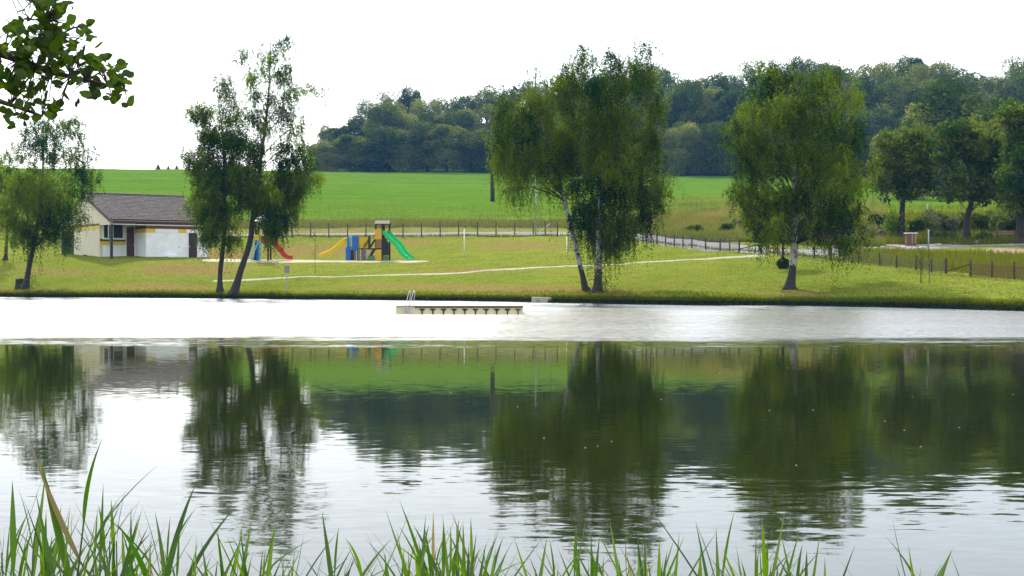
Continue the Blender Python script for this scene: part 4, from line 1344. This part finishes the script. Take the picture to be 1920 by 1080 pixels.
# wire netting: real wires
M['wire'] = plain('galvanised_wire', (0.16, 0.155, 0.14), 0.5, metal=.3, var=.2, bump=0)
def wire_fence(name, label, pts, spacing, h_of, seed, group=None, mesh_step=.11):
    """pts: photo pixels along the fence foot; posts at even ground spacing with wire netting between"""
    g = np.random.default_rng(seed)
    P = [ground_px(a, b) for a, b in pts]
    seg = [0]
    for a, b in zip(P, P[1:]):
        seg.append(seg[-1] + (b.xy - a.xy).length)
    n = max(2, int(seg[-1] / spacing) + 1)
    ss = np.linspace(0, seg[-1], n)
    X = np.interp(ss, seg, [p.x for p in P]); Y = np.interp(ss, seg, [p.y for p in P])
    base = Vector((X[0], Y[0], gz(X[0], Y[0])))
    t_ = thing(name, label, 'fence', base, 0, group)
    prev = None
    wires = MB()
    for i in range(n):
        z = gz(X[i], Y[i])
        h = h_of(960 + FPX * X[i] / Y[i]) * g.uniform(.97, 1.05)
        p = Vector((X[i], Y[i], z)) - base
        top = p + Vector((g.normal() * .02, g.normal() * .02, h))
        mb = MB(); mb.tube([p - Vector((0, 0, .2)), p.lerp(top, .5), top], [.055, .052, .048], 7)
        mb.build('post', M['fence_post'], t_, smooth=False)
        if prev is not None:
            a, b, ha, hb = prev, p, hprev * .93, h * .93
            for k in range(7):
                f_ = k / 6
                wires.bar(a + Vector((0, -.05, .06 + (ha - .06) * f_)), b + Vector((0, -.05, .06 + (hb - .06) * f_)), .012 if 0 < k < 6 else .02, .012 if 0 < k < 6 else .02)
            L_ = (b - a).length
            m_ = max(2, int(L_ / mesh_step))
            for k in range(m_):
                f0 = k / m_
                q0 = a.lerp(b, f0)
                wires.bar(q0 + Vector((0, -.05, .05)), q0 + Vector((0, -.05, ha)), .010, .010)
        prev, hprev = p, h
    w_ = wires.build('wire_netting', M['wire'], t_)
    return t_
wire_fence('wire_fence', 'long wire fence on dark wooden posts along the road behind the playground', [(548, 446), (700, 445.5), (900, 443.5), (1000, 442.5), (1045, 443)], 1.5, lambda px: 1.25 if px < 900 else 1.2, 71)
wire_fence('wire_fence', 'wire fence curving down beside the road between central birches and solitary birch', [(1205, 452), (1225, 457), (1262, 462), (1304, 467), (1344, 470), (1386, 474)], 1.52, lambda px: .82, 72)
wire_fence('wire_fence', 'low wire fence between lawn and rough grass, from the solitary birch to the lattice fence', [(1458, 479), (1508, 483), (1552, 488), (1600, 493), (1641, 497), (1686, 503), (1730, 508), (1773, 513)], 1.36, lambda px: .72, 73, mesh_step=.16)
# barrier: gate posts with a sloping pole
def sloping_bar(label, pa, pb, ha, hb, za, zb):
    a, b = ground_px(*pa), ground_px(*pb)
    t_ = thing('gate_bar', label, 'barrier', a)
    MB().tube([(0, 0, -.15), (0, 0, ha)], [.06, .055], 8).build('post', M['fence_post'], t_)
    q_ = b - a
    MB().tube([q_ + Vector((0, 0, -.15)), q_ + Vector((0, 0, hb))], [.065, .06], 8).build('post', M['fence_post'], t_)
    MB().bar((0, -.06, za), q_ + Vector((0, -.06, zb)), .05, .05).build('pole', M['fence_post'], t_)
sloping_bar('sloping wooden pole between two posts at the footpath gate, left of the solitary birch', (1386, 474), (1427, 477), .75, .85, .25, .62)
sloping_bar('sloping wooden pole between posts beside the lattice fence', (1774, 513), (1820, 517), .80, .75, .12, .60)
a_ = at(1012, 438, 120)
br = thing('fence_brace', 'pale slanting brace rail on the road fence beside the metal pole', 'brace', ground_px(1006, 441))
MB().bar((0, -.12, .1), (1.15, -.12, 1.0), .06, .06).build('rail', M['white_post'], br)
# lattice fence
a, b = ground_px(1820, 519), ground_px(1990, 531)
lat = thing('lattice_fence', 'brown diagonal lattice fence at the right edge of the lawn', 'fence', a)
q_ = b - a
Lf = q_.length
dirv = q_.normalized()
H_ = .74
for k in range(5):
    p = dirv * (Lf * k / 4)
    z = gz(a.x + p.x, a.y + p.y) - a.z
    MB().tube([(p.x, p.y, z - .2), (p.x, p.y, z + H_ + .1)], [.055, .05], 8).build('post', M['fence_post'], lat)
M['lath'] = plain('lattice_lath_wood', (0.20, 0.125, 0.065), .85, var=.3, scale=5)
lath_me = {}
for sgn in (-1, 1):
    lath_me[sgn] = MB().bar((-sgn * H_ * .5, .0 - .02 * sgn, .06), (sgn * H_ * .5, .0 - .02 * sgn, H_), .016, .026).mesh('lath', M['lath'])
nl = int(Lf / .2)
ang = math.atan2(dirv.y, dirv.x)
for k in range(nl):
    for sgn in (-1, 1):
        s_ = .2 + (Lf - .4) * k / nl
        p = dirv * s_
        z = q_.z * s_ / Lf
        o = obj('lath', lath_me[sgn], lat, (p.x, p.y, z), (0, 0, ang))
for zz in (.12, .62):
    MB().bar(Vector((0, .045, zz)), q_ + Vector((0, .045, zz)), .03, .05).build('rail', M['lath'], lat)

# ------------------------------------------------------------------ poles, posts, sign and small furniture
def pole(name, label, cat, px, base_row, top_row, r, m, base=None, cap=None, D=None):
    b = base or ground_px(px, base_row)
    h = (base_row - top_row) * b.y / FPX
    t_ = thing(name, label, cat, b)
    MB().tube([(0, 0, -.3), (0, 0, h * .5), (0, 0, h)], [r, r * .93, r * .86], 10).build('shaft', m, t_, smooth=True)
    if cap:
        cap(t_, h)
    return t_
M['pole_wood'] = plain('weathered_pole_wood', (0.050, 0.050, 0.052), .9, var=.3, scale=3)
M['pole_metal'] = plain('grey_pole_metal', (0.30, 0.32, 0.36), .5, metal=.3, var=.1)
def xarm(t_, h):
    MB().box(-.9, .9, -.08, .08, h - .5, h - .36).build('crossarm', M['pole_wood'], t_)
pole('utility_pole', 'dark wooden utility pole in the field half hidden by hanging birch', 'pole', 923.5, 378, 205, .29, M['pole_wood'], cap=xarm)
def lamp(t_, h):
    MB().tube([(0, 0, h - .02), (0, -.25, h + .12), (0, -.6, h + .15)], .03, 6).build('arm', M['pole_metal'], t_)
    MB().box(-.1, .1, -1.0, -.55, h + .10, h + .18).build('lamp_head', M['pole_metal'], t_)
pole('lamp_post', 'thin grey metal pole beside the road left of the central birches', 'pole', 1004.5, 441, 335, .055, M['pole_metal'], cap=lamp)
pole('goal_post', 'white upright post on the grass bank right of the green slide', 'post', 870.5, 475, 429, .05, M['white_post'])
pole('goal_post', 'white upright post on the grass just left of the central birches', 'post', 1062.5, 478, 444, .045, M['white_post'])
pole('metal_post', 'grey metal post in the rough grass right of the wooden cabinet', 'post', 1741, 471, 430, .045, M['pole_metal'])
pole('wooden_post', 'thin post standing in front of the hedge left of the crooked tree', 'post', 1739, 428, 382, .05, M['pole_metal'])
pole('wooden_stake', 'thin stake in the rough grass behind the road bend', 'post', 1220, 436, 408, .05, M['pole_wood'])
# sign on the shore
b = ground_px(538, 545)
sg = thing('shore_sign', 'small grey notice sign on a post at the water edge', 'sign', b)
s_ = b.y / FPX
MB().tube([(0, 0, -.2), (0, 0, 46 * s_)], .028, 8).build('post', M['pole_metal'], sg)
M['sign_grey'] = plain('sign_grey', (0.24, 0.22, 0.25), .6, var=.15)
MB().box(-.14, .16, -.05, -.03, 33 * s_, 47 * s_).build('sign_board', M['sign_grey'], sg)
# stump
b = ground_px(36, 540)
st = thing('tree_stump', 'dark tree stump beside the slanting left birch', 'stump', b)
g = np.random.default_rng(91)
V, F = [], []
k = 14
for z, r in ((-.1, .36), (.1, .29), (.3, .25), (.58, .26), (.62, .22)):
    for j in range(k):
        a_ = 2 * math.pi * j / k
        rr = r * (1 + .12 * math.sin(3 * a_ + 1) + g.normal() * .03)
        V.append((rr * math.cos(a_), rr * math.sin(a_), z + g.normal() * .015))
for i in range(4):
    for j in range(k):
        F.append((i * k + j, i * k + (j + 1) % k, (i + 1) * k + (j + 1) % k, (i + 1) * k + j))
F.append(list(range(4 * k, 5 * k)))
MB().add(V, F).build('stump_wood', M['bark'], st)
# cabinet on legs
b = ground_px(1709, 462)
kb = thing('wooden_cabinet', 'brown slatted wooden cabinet on legs with a pale flat roof by the gravel track', 'cabinet', b)
s_ = b.y / FPX
h1, h0, w_ = 24 * s_, 5 * s_, 9 * s_
M['cabinet'] = plain('cabinet_wood', (0.15, 0.075, 0.05), .75, var=.2, scale=4)
M['cabinet_pale'] = plain('cabinet_pale_wood', (0.32, 0.20, 0.11), .75, var=.2, scale=4)
nsl = 6
for k in range(nsl):
    MB().box(-w_ + k * 2 * w_ / nsl, -w_ + (k + .93) * 2 * w_ / nsl, -.02, .02, h0, h1).build('slat', M['cabinet_pale'] if k in (3, 5) else M['cabinet'], kb)
MB().box(-w_, w_, .022, .5, h0, h1).build('body', M['cabinet'], kb)
for x in (-w_ + .04, w_ - .04):
    for y in (.03, .45):
        MB().box(x - .04, x + .04, y - .03, y + .03, -.2, h0).build('leg', M['cabinet'], kb)
MB().box(-w_ - .06, w_ + .06, -.08, .58, h1, h1 + .07).build('roof', M['white_post'], kb)
# bench
b = ground_px(1888, 454)
bn_ = thing('park_bench', 'brown wooden bench under the dark tree at the right edge', 'bench', b)
for k in range(3):
    MB().box(-.75, .75, -.2 + k * .14, -.08 + k * .14, .43, .47).build('seat_slat', M['cabinet'], bn_)
for k in range(2):
    MB().box(-.75, .75, .26, .29, .55 + k * .14, .66 + k * .14).build('back_slat', M['cabinet_pale'], bn_)
for x in (-.62, .62):
    MB().box(x - .04, x + .04, -.2, -.12, -.1, .428).build('leg', M['cabinet'], bn_)
    MB().box(x - .04, x + .04, .18, .258, -.1, .80).build('leg', M['cabinet'], bn_)
# tan tub by the gate
b = ground_px(1455, 474)
tb = thing('wooden_tub', 'small tan rounded tub at the road edge left of the clipped tree', 'tub', b)
M['tan'] = plain('tan_wood', (0.40, 0.22, 0.08), .7, var=.2)
tbm = MB(); tbm.tube([(0, 0, 0), (0, 0, .1), (0, 0, .24), (0, 0, .34)], [.18, .22, .21, .18], 14)
tbm.build('body', M['tan'], tb, smooth=False)
MB().tube([(0, 0, .25), (0, 0, .28)], .222, 14).build('hoop', M['fence_post'], tb)
# stones
M['stone'] = plain('pale_stone', (0.46, 0.42, 0.36), .9, var=.25, scale=4, bump=.5)
g = np.random.default_rng(17)
for k, (px, row) in enumerate([(1628, 468), (1642, 468.5), (1656, 467), (1694, 467), (1704, 469), (1716, 468), (1728, 467), (1747, 463), (1758, 461), (1786, 457.5), (1832, 457)]):
    b = ground_px(px, row)
    V, F = [], []
    n1, n2 = 5, 9
    sx, sy, sz = g.uniform(.22, .38), g.uniform(.15, .25), g.uniform(.10, .17)
    for i in range(n1):
        th = math.pi * (i + .5) / n1
        for j in range(n2):
            a_ = 2 * math.pi * j / n2
            r = 1 + g.normal() * .12
            V.append((sx * r * math.sin(th) * math.cos(a_), sy * r * math.sin(th) * math.sin(a_), sz * r * math.cos(th) + .05))
    for i in range(n1 - 1):
        for j in range(n2):
            F.append((i * n2 + j, (i + 1) * n2 + j, (i + 1) * n2 + (j + 1) % n2, i * n2 + (j + 1) % n2))
    F.append(list(range(n2))); F.append(list(range((n1 - 1) * n2, n1 * n2))[::-1])
    o = MB().add(V, F).build('stone', M['stone'], None, loc=b, rot=(0, 0, g.uniform(0, 3)))
    tag(o, 'pale stone in the row lining the gravel near the cabinet', 'stone', 'stones lining the gravel')
# concrete step into the water
b = ground_px(1024, 563)
cs = tag(MB().box(-.75, .75, -.25, .9, -.6, .22).build('concrete_step', plain('pale_concrete', (.45, .41, .34), .9), None, loc=(b.x, b.y, .06), rot=(0, 0, math.radians(-4)), bevel=.02), 'pale concrete step at the water edge left of the central birches', 'step')

# ------------------------------------------------------------------ grass as stuff
def grass_blades(name, P, h, wdt, m, g, lean=.35, tint=None):
    n = len(P)
    a = g.uniform(0, 2 * math.pi, n)
    hh = h * g.uniform(.5, 1.3, n)
    wv = np.stack([np.cos(a), np.sin(a), 0 * a], 1) * (wdt * g.uniform(.7, 1.3, n))[:, None] * .5
    b = g.uniform(0, 2 * math.pi, n)
    tip = P + np.stack([np.cos(b) * lean * hh * g.random(n), np.sin(b) * lean * hh * g.random(n), hh], 1)
    V = np.stack([P - wv, P + wv, tip], 1).reshape(-1, 3)
    o = obj(name, np_mesh(name, V, np.arange(3 * n).reshape(n, 3), m, tint=tint if tint is not None else g.random(n)))
    o['kind'] = 'stuff'
    return o
M['wild'] = leafmat('wild_grass', (0.110, 0.150, 0.020), (0.28, 0.25, 0.09), .4, glow=(1.1, 1.05, .7))
M['green_grass'] = leafmat('green_grass', (0.10, 0.13, 0.010), (0.16, 0.17, 0.018), .45, glow=(1.2, 1.15, .6))
M['bank_grass'] = leafmat('bank_grass', (0.105, 0.145, 0.009), (0.18, 0.20, 0.016), .5, glow=(1.2, 1.15, .6))
g = np.random.default_rng(55)
iz = lambda px, v: None
def scatter(n, px0, px1, v0, v1, g):
    """random points on the terrain between two feature rows"""
    px = g.uniform(px0, px1, n); v = g.uniform(v0, v1, n)
    ri = np.interp(v, rowv, np.arange(NROW)); ci = (px + 700) / 3320 * (NCOL - 1)
    r0 = np.clip(ri.astype(int), 0, NROW - 2); c0 = np.clip(ci.astype(int), 0, NCOL - 2)
    fr_, fc = (ri - r0)[:, None], (ci - c0)[:, None]
    G = np.stack([GX, GD, GZ], -1)
    return (G[r0, c0] * (1 - fr_) * (1 - fc) + G[r0, c0 + 1] * (1 - fr_) * fc + G[r0 + 1, c0] * fr_ * (1 - fc) + G[r0 + 1, c0 + 1] * fr_ * fc), px
# rough grass behind the road
P, px = scatter(30000, 300, 1210, 6.6, 8.15, g)
grass_blades('rough_grass', P, .34, .06, M['wild'], g, tint=np.clip(g.normal(.35, .28, len(P)), 0, 1))
P, px = scatter(42000, 1150, 1660, 6.3, 8.2, g)
mm_ = vn1(P[:, 0] * .35, P[:, 1] * .22)
grass_blades('rough_grass', P, .45, .07, M['wild'], g, tint=np.clip(mm_ * 1.1 - .05 + g.normal(0, .18, len(P)), 0, 1))
P, px = scatter(14000, 1580, 2050, 5.1, 5.9, g)
grass_blades('meadow_grass', P, .42, .06, M['green_grass'], g)
P, px = scatter(16000, 1660, 2060, 6.75, 8.1, g)
grass_blades('meadow_grass', P, .40, .07, M['green_grass'], g)
P, px = scatter(9000, -100, 2050, 5.02, 5.12, g)
grass_blades('fence_grass', P, .22, .05, M['green_grass'], g)
# lawn tufts and the overhanging bank edge
P, px = scatter(30000, -150, 2080, 1.0, 5.0, g)
mm_ = vn2(P[:, 0] * .5, P[:, 1] * .4)
P = P[mm_ > .35]
grass_blades('lawn_grass', P, .045, .05, M['green_grass'], g)
P, px = scatter(30000, -150, 2080, .55, 1.12, g)
hmul = .04 + .13 * vn1(P[:, 0] * .4, P[:, 0] * 0 + 5)
P2 = P + np.array([0, -.1, 0.0])
grass_blades('bank_grass', P2, hmul, .05, M['bank_grass'], g, lean=.9)
P, px = scatter(9000, -150, 2080, -.02, .25, g)
grass_blades('shore_weeds', P, .2, .06, M['dark_bush'], g, lean=1.2)

# ------------------------------------------------------------------ alder branch at the upper left
M['alder_leaf'] = leafmat('alder_leaf', (0.014, 0.036, 0.006), (0.085, 0.150, 0.008), .42, glow=(1.5, 1.5, .35), gloss=.015)
g = np.random.default_rng(77)
def alder_leaf_mesh(seed):
    g2 = np.random.default_rng(seed)
    n = 12
    ln = 1.0
    V = [(0, 0, 0)]
    bend = g2.uniform(-.15, .25); fold = g2.uniform(.05, .25)
    left_, right_, mid_ = [], [], []
    for i in range(7):
        u = i / 6
        w = .44 * math.sin(math.pi * min(1, u ** .8) * .93 + .07) * (1 + .12 * u) if 0 < i < 6 else (.0 if i == 0 else .10)
        z = bend * u * u
        mid_.append((0, u, z)); left_.append((-w * (1 + g2.normal() * .05), u, z + fold * w)); right_.append((w * (1 + g2.normal() * .05), u, z + fold * w))
    V = mid_ + left_ + right_
    F = []
    for i in range(6):
        F.append((i, i + 1, 7 + i + 1, 7 + i)); F.append((i, 14 + i, 14 + i + 1, i + 1))
    b = len(V)
    V += [(-.02, -.25, -.03), (.02, -.25, -.03), (.015, .02, .0), (-.015, .02, .0)]
    F.append((b, b + 1, b + 2, b + 3))
    return np_mesh('leaf', V, F, M['alder_leaf'], smooth=True, tint=np.full(len(F), g2.uniform(0, 1)))
LEAF = [alder_leaf_mesh(300 + i) for i in range(8)]
AD = 7.0
tb_ = Vector((-3.7, 4.2, .25))
alder = thing('alder_tree', 'alder with round dark leaves whose branch hangs in at the upper left', 'tree', tb_)
def al(px, row, dy=0.0):
    return at(px, row, AD + dy) - tb_
MB().tube(smooth_line([(0, 0, -.3), (.05, .1, .9), (-.05, .25, 2.2), (.05, .4, 3.6), (.0, .5, 5.5)], 16), [.17 - .007 * i for i in range(16)], 10).build('trunk', M['bark'], alder, smooth=True)
br = MB()
main = smooth_line([(0, .3, 2.5), (.5, 1.2, 2.55), al(-120, 80), al(-10, 98), al(50, 118), al(110, 138), al(170, 152), al(235, 168)], 40)
br.tube(main, [.035 - .0008 * i for i in range(40)], 6)
up_ = smooth_line([(0, .45, 3.4), (.6, 1.6, 3.3), al(-60, -70), al(40, -20), al(85, 30), al(100, 75), al(95, 115)], 24)
br.tube(up_, [.025 - .0009 * i for i in range(24)], 6)
lo2 = smooth_line([(0, .3, 2.2), (.6, 1.6, 2.1), al(-60, 170, .4), al(0, 190, .3), al(45, 205, .2), al(80, 218, .2)], 20)
br.tube(lo2, [.025 - .001 * i for i in range(20)], 6)
CL = [(95, 5, 34, 16, 18), (88, 28, 30, 16, 16), (92, 55, 28, 20, 18), (45, 55, 22, 14, 8), (22, 48, 12, 10, 4), (78, 78, 34, 24, 26), (112, 62, 10, 22, 5), (168, 62, 18, 8, 3), (158, 84, 14, 12, 5), (148, 95, 12, 10, 3),
      (60, 100, 40, 20, 20), (20, 82, 12, 12, 4), (12, 100, 10, 8, 3), (105, 112, 28, 18, 16), (158, 122, 22, 14, 12), (192, 122, 22, 12, 10), (222, 128, 14, 12, 5), (228, 158, 18, 12, 7), (195, 150, 28, 16, 14),
      (180, 178, 16, 10, 6), (208, 188, 12, 8, 4), (120, 145, 26, 14, 12), (72, 145, 28, 18, 16), (25, 138, 26, 20, 14), (20, 170, 28, 20, 16), (60, 178, 28, 18, 14), (90, 190, 16, 12, 7), (48, 205, 28, 14, 11), (28, 228, 14, 8, 3),
      (105, 212, 10, 8, 3), (125, 190, 8, 6, 1), (237, 200, 3, 3, 1), (130, 20, 10, 10, 4), (-25, 120, 25, 40, 8)]
skel = [p for p in main] + [p for p in up_[8:]] + [p for p in lo2[6:]]
nleaf = 0
lv, lf = [], []
for (x, y, rx, ry, n) in CL:
    for k in range(int(n * 1.5 + .5)):
        p = al(x + g.normal() * rx * .62, y + g.normal() * ry * .66, g.normal() * .16)
        s_ = .052 * g.uniform(.65, 1.2)
        eul = (g.normal(0.5, .7), g.normal(0, .8), g.uniform(0, 6.28))
        scl = (s_ * g.uniform(.85, 1.15), s_ * 1.15, s_)
        lm = LEAF[g.integers(0, 8)]
        if nleaf % 3 == 2 or nleaf > 420:          # past the first three hundred the leaves are joined
            M4 = Matrix.LocRotScale(p, Euler(eul), Vector(scl))
            o0 = len(lv)
            lv += [tuple(M4 @ v.co) for v in lm.vertices]
            lf += [[o0 + i for i in pl_.vertices] for pl_ in lm.polygons]
        else:
            o = obj('leaf', lm, alder, p, eul, scl)
        nleaf += 1
        if k % 2 == 0:
            q0 = min(skel[::3], key=lambda w_: (w_ - p).length)
            if (q0 - p).length < .45:
                br.tube([q0, q0.lerp(p, .6) + Vector((0, 0, .015)), p], [.004, .003, .0015], 4, cap=False)
br.build('branches', M['bark'], alder, smooth=True)
o = obj('leaves', np_mesh('leaves', lv, lf, M['alder_leaf'], smooth=True, tint=np.full(len(lf), .4)), alder)
o['kind'] = 'stuff'
for k, (px, row) in enumerate([(148, 190), (144, 196), (138, 118), (148, 120), (54, 36), (47, 232), (178, 112)]):
    p = al(px, row, g.normal() * .05)
    MB().tube([p + Vector((0, 0, .016)), p + Vector((0, 0, .008)), p - Vector((0, 0, .006)), p - Vector((0, 0, .014))], [.002, .007, .008, .003], 7).build('cone', M['bark'], alder, smooth=True)

# ------------------------------------------------------------------ reeds on the near bank
M['reed_leaf'] = leafmat('reed_leaf', (0.026, 0.085, 0.006), (0.100, 0.180, 0.008), .45, glow=(1.25, 1.3, .4), gloss=.025)
M['reed_stem'] = plain('reed_stem', (0.075, 0.12, 0.03), .6, var=.25, scale=8)
def reed_leaf(seed):
    g2 = np.random.default_rng(seed)
    n = 9
    V, F = [], []
    bend, tw = g2.uniform(-.05, .30), g2.uniform(-.6, .6)
    for i in range(n + 1):
        u = i / n
        w = .0150 * (math.sin(math.pi * min(1, (u * .93 + .07)) ** .75)) if i < n else 0.0
        x = bend * u * u
        ca, sa = math.cos(tw * u), math.sin(tw * u)
        for q_, zz in ((-1, .25), (0, 0), (1, .25)):
            yy, xx = q_ * w * ca - zz * w * sa, zz * w * ca + q_ * w * sa
            V.append((x + xx, yy, u * (1 - .25 * bend * u)))
    for i in range(n):
        for j in range(2):
            F.append((i * 3 + j, i * 3 + j + 1, i * 3 + j + 4, i * 3 + j + 3))
    return np_mesh('leaf', V, F, M['reed_leaf'], smooth=True, tint=np.full(2 * n, g2.uniform(0, 1)))
RL = [reed_leaf(400 + i) for i in range(10)]
M['dry_reed'] = leafmat('dry_reed_leaf', (0.16, 0.12, 0.055), (0.26, 0.20, 0.10), .35)
DRY = []
for i in range(3):
    dm = RL[i * 3].copy()
    dm.materials.clear()
    dm.materials.append(M['dry_reed'])
    DRY.append(dm)
g = np.random.default_rng(61)
RG = 'reeds along the near bank'
def reed(px, top_row, D, label=None, nleaves=None, face=None, wide=1.0, leanx=None, where=''):
    x = (px - 960) / FPX * D
    z0 = -.02 if D > 4.6 else .12
    ztop = EYE - (top_row - HOR) / FPX * D
    t_ = thing('reed', label or ('green reed ' + where), 'reed', (x, D, z0), 0, None if label else 'reeds ' + where)
    H = ztop - z0
    lean = g.normal() * .05 if leanx is None else leanx
    hs = H * .72
    MB().tube([(0, 0, -.1), (lean * hs * .4, 0, hs * .5), (lean * hs, 0, hs)], [.005, .0042, .0025], 5).build('stem', M['reed_stem'], t_)
    n = nleaves or int(g.integers(3, 6))
    az0 = g.uniform(0, 6.28)
    for k in range(n):
        f_ = .38 + .62 * (k + g.random() * .5) / n if k < n - 1 else 1.0
        f_ = min(f_, 1.0)
        p = (lean * hs * f_, 0, hs * f_)
        if k == n - 1:
            ln, tilt = H - hs * f_ + .01, abs(g.normal()) * .10
        else:
            ln, tilt = min(g.uniform(.26, .44), (H - hs * f_) * g.uniform(.95, 1.2) + .08), g.uniform(.22, .62)
        az = (0 if (k % 2 == 0) else math.pi) + g.normal() * .75 + (0 if az0 < 4 else .8)
        o = obj('leaf', DRY[g.integers(0, 3)] if g.random() < .04 else RL[g.integers(0, 10)], t_, p)
        o.rotation_euler = (0, tilt, az)
        ww = ln ** .35 * wide * g.uniform(.7, 1.25) * .72
        o.scale = (ww, ww, ln)
    return t_
CLUMPS = [('in the thick clump at the lower left corner', [(0, 60, 9, 875, 985), (60, 130, 9, 870, 985), (130, 240, 11, 885, 1000)]),
          ('in the thin tuft right of the corner clump', [(270, 372, 5, 935, 1010), (350, 420, 3, 990, 1050)]),
          ('in the tuft below the twin birch reflection', [(420, 500, 7, 970, 1045), (500, 560, 3, 1015, 1060), (565, 600, 3, 1010, 1050)]),
          ('in the slim tuft left of the broad middle clump', [(625, 690, 4, 950, 1045), (690, 730, 2, 1015, 1050)]),
          ('in the broad clump at the middle of the near bank', [(735, 800, 8, 950, 1030), (800, 870, 9, 945, 1020), (870, 930, 7, 955, 1020)]),
          ('in the clump below the central birch reflection', [(975, 1020, 3, 1015, 1055), (1030, 1085, 5, 955, 1035), (1085, 1140, 4, 980, 1040), (1155, 1215, 8, 955, 1030), (1220, 1260, 3, 1015, 1050)]),
          ('in the loose tuft below the solitary birch reflection', [(1280, 1310, 2, 1045, 1065), (1320, 1400, 4, 965, 1040), (1395, 1480, 6, 990, 1050), (1500, 1560, 4, 1005, 1060)]),
          ('low at the lower right corner', [(1690, 1730, 2, 1040, 1060), (1760, 1830, 2, 1020, 1060)])]
for where, parts_ in CLUMPS:
    for (a, b, n, r0, r1) in parts_:
        for k in range(int(n * (1.35 if a < 240 else 1.1) + .5)):
            reed(g.uniform(a, b), r0 + 8 + (r1 - r0 + 12) * g.random() ** .7, g.uniform(3.4, 5.2), where=where)
reed(112, 812, 3.9, 'tallest reed with broad upright leaves at the left of the near bank', 7, wide=1.45, leanx=.10)
reed(1775, 1008, 3.6, 'reed with arching blades standing alone near the lower right corner', 6, wide=1.5, leanx=-.12)
reed(1335, 955, 3.9, 'reed with a thin high tip right of the broad central clump', 5, leanx=.06)
reed(300, 945, 3.8, 'reed with two long blades spread in a wide fan left of centre', 6, wide=1.3, leanx=.0)

# small bright fluff floating on the water
M['fluff'] = plain('white_fluff', (.75, .75, .72), .9, var=.05, bump=0)
g = np.random.default_rng(29)
def fluff_mesh():
    mb = MB()
    for k in range(4):
        a_ = g.uniform(0, 6.28)
        mb.tube([(0, 0, .004), (.022 * math.cos(a_), .022 * math.sin(a_), .010), (.04 * math.cos(a_), .04 * math.sin(a_), .004)], [.006, .009, .002], 5)
    return mb.mesh('floating_fluff', M['fluff'])
FM = [fluff_mesh() for _ in range(3)]
for (px, row) in [(1020, 822), (1098, 840), (1120, 837), (1147, 828), (970, 763), (1443, 770), (1525, 769), (1494, 873), (1696, 807), (1799, 802), (1728, 838), (1712, 744), (845, 736), (1835, 687), (1808, 690), (1477, 690),
                  (1900, 740), (1660, 790), (1350, 700), (1240, 749)]:
    D = EYE * FPX / (row - HOR)
    o = obj('floating_fluff', FM[g.integers(0, 3)], None, ((px - 960) / FPX * D, D, 0.0), (0, 0, g.uniform(0, 6)), (.24, .24, .24))
    tag(o, 'tiny white fluff floating on the dark reflections of the pond', 'fluff', 'white specks floating on the pond')

# ------------------------------------------------------------------ summer haze
m, t, out = mat('haze')
pv = N(t, 'ShaderNodeVolumePrincipled')
pv.inputs['Color'].default_value = (0.16, 0.46, 1.0, 1)
pv.inputs['Density'].default_value = 0.00018
pv.inputs['Anisotropy'].default_value = 0.0
L(t, pv.outputs[0], out.inputs['Volume'])
hz = MB().box(-520, 520, -70, 720, -3.0, 140).build('haze', m)
hz['kind'] = 'stuff'
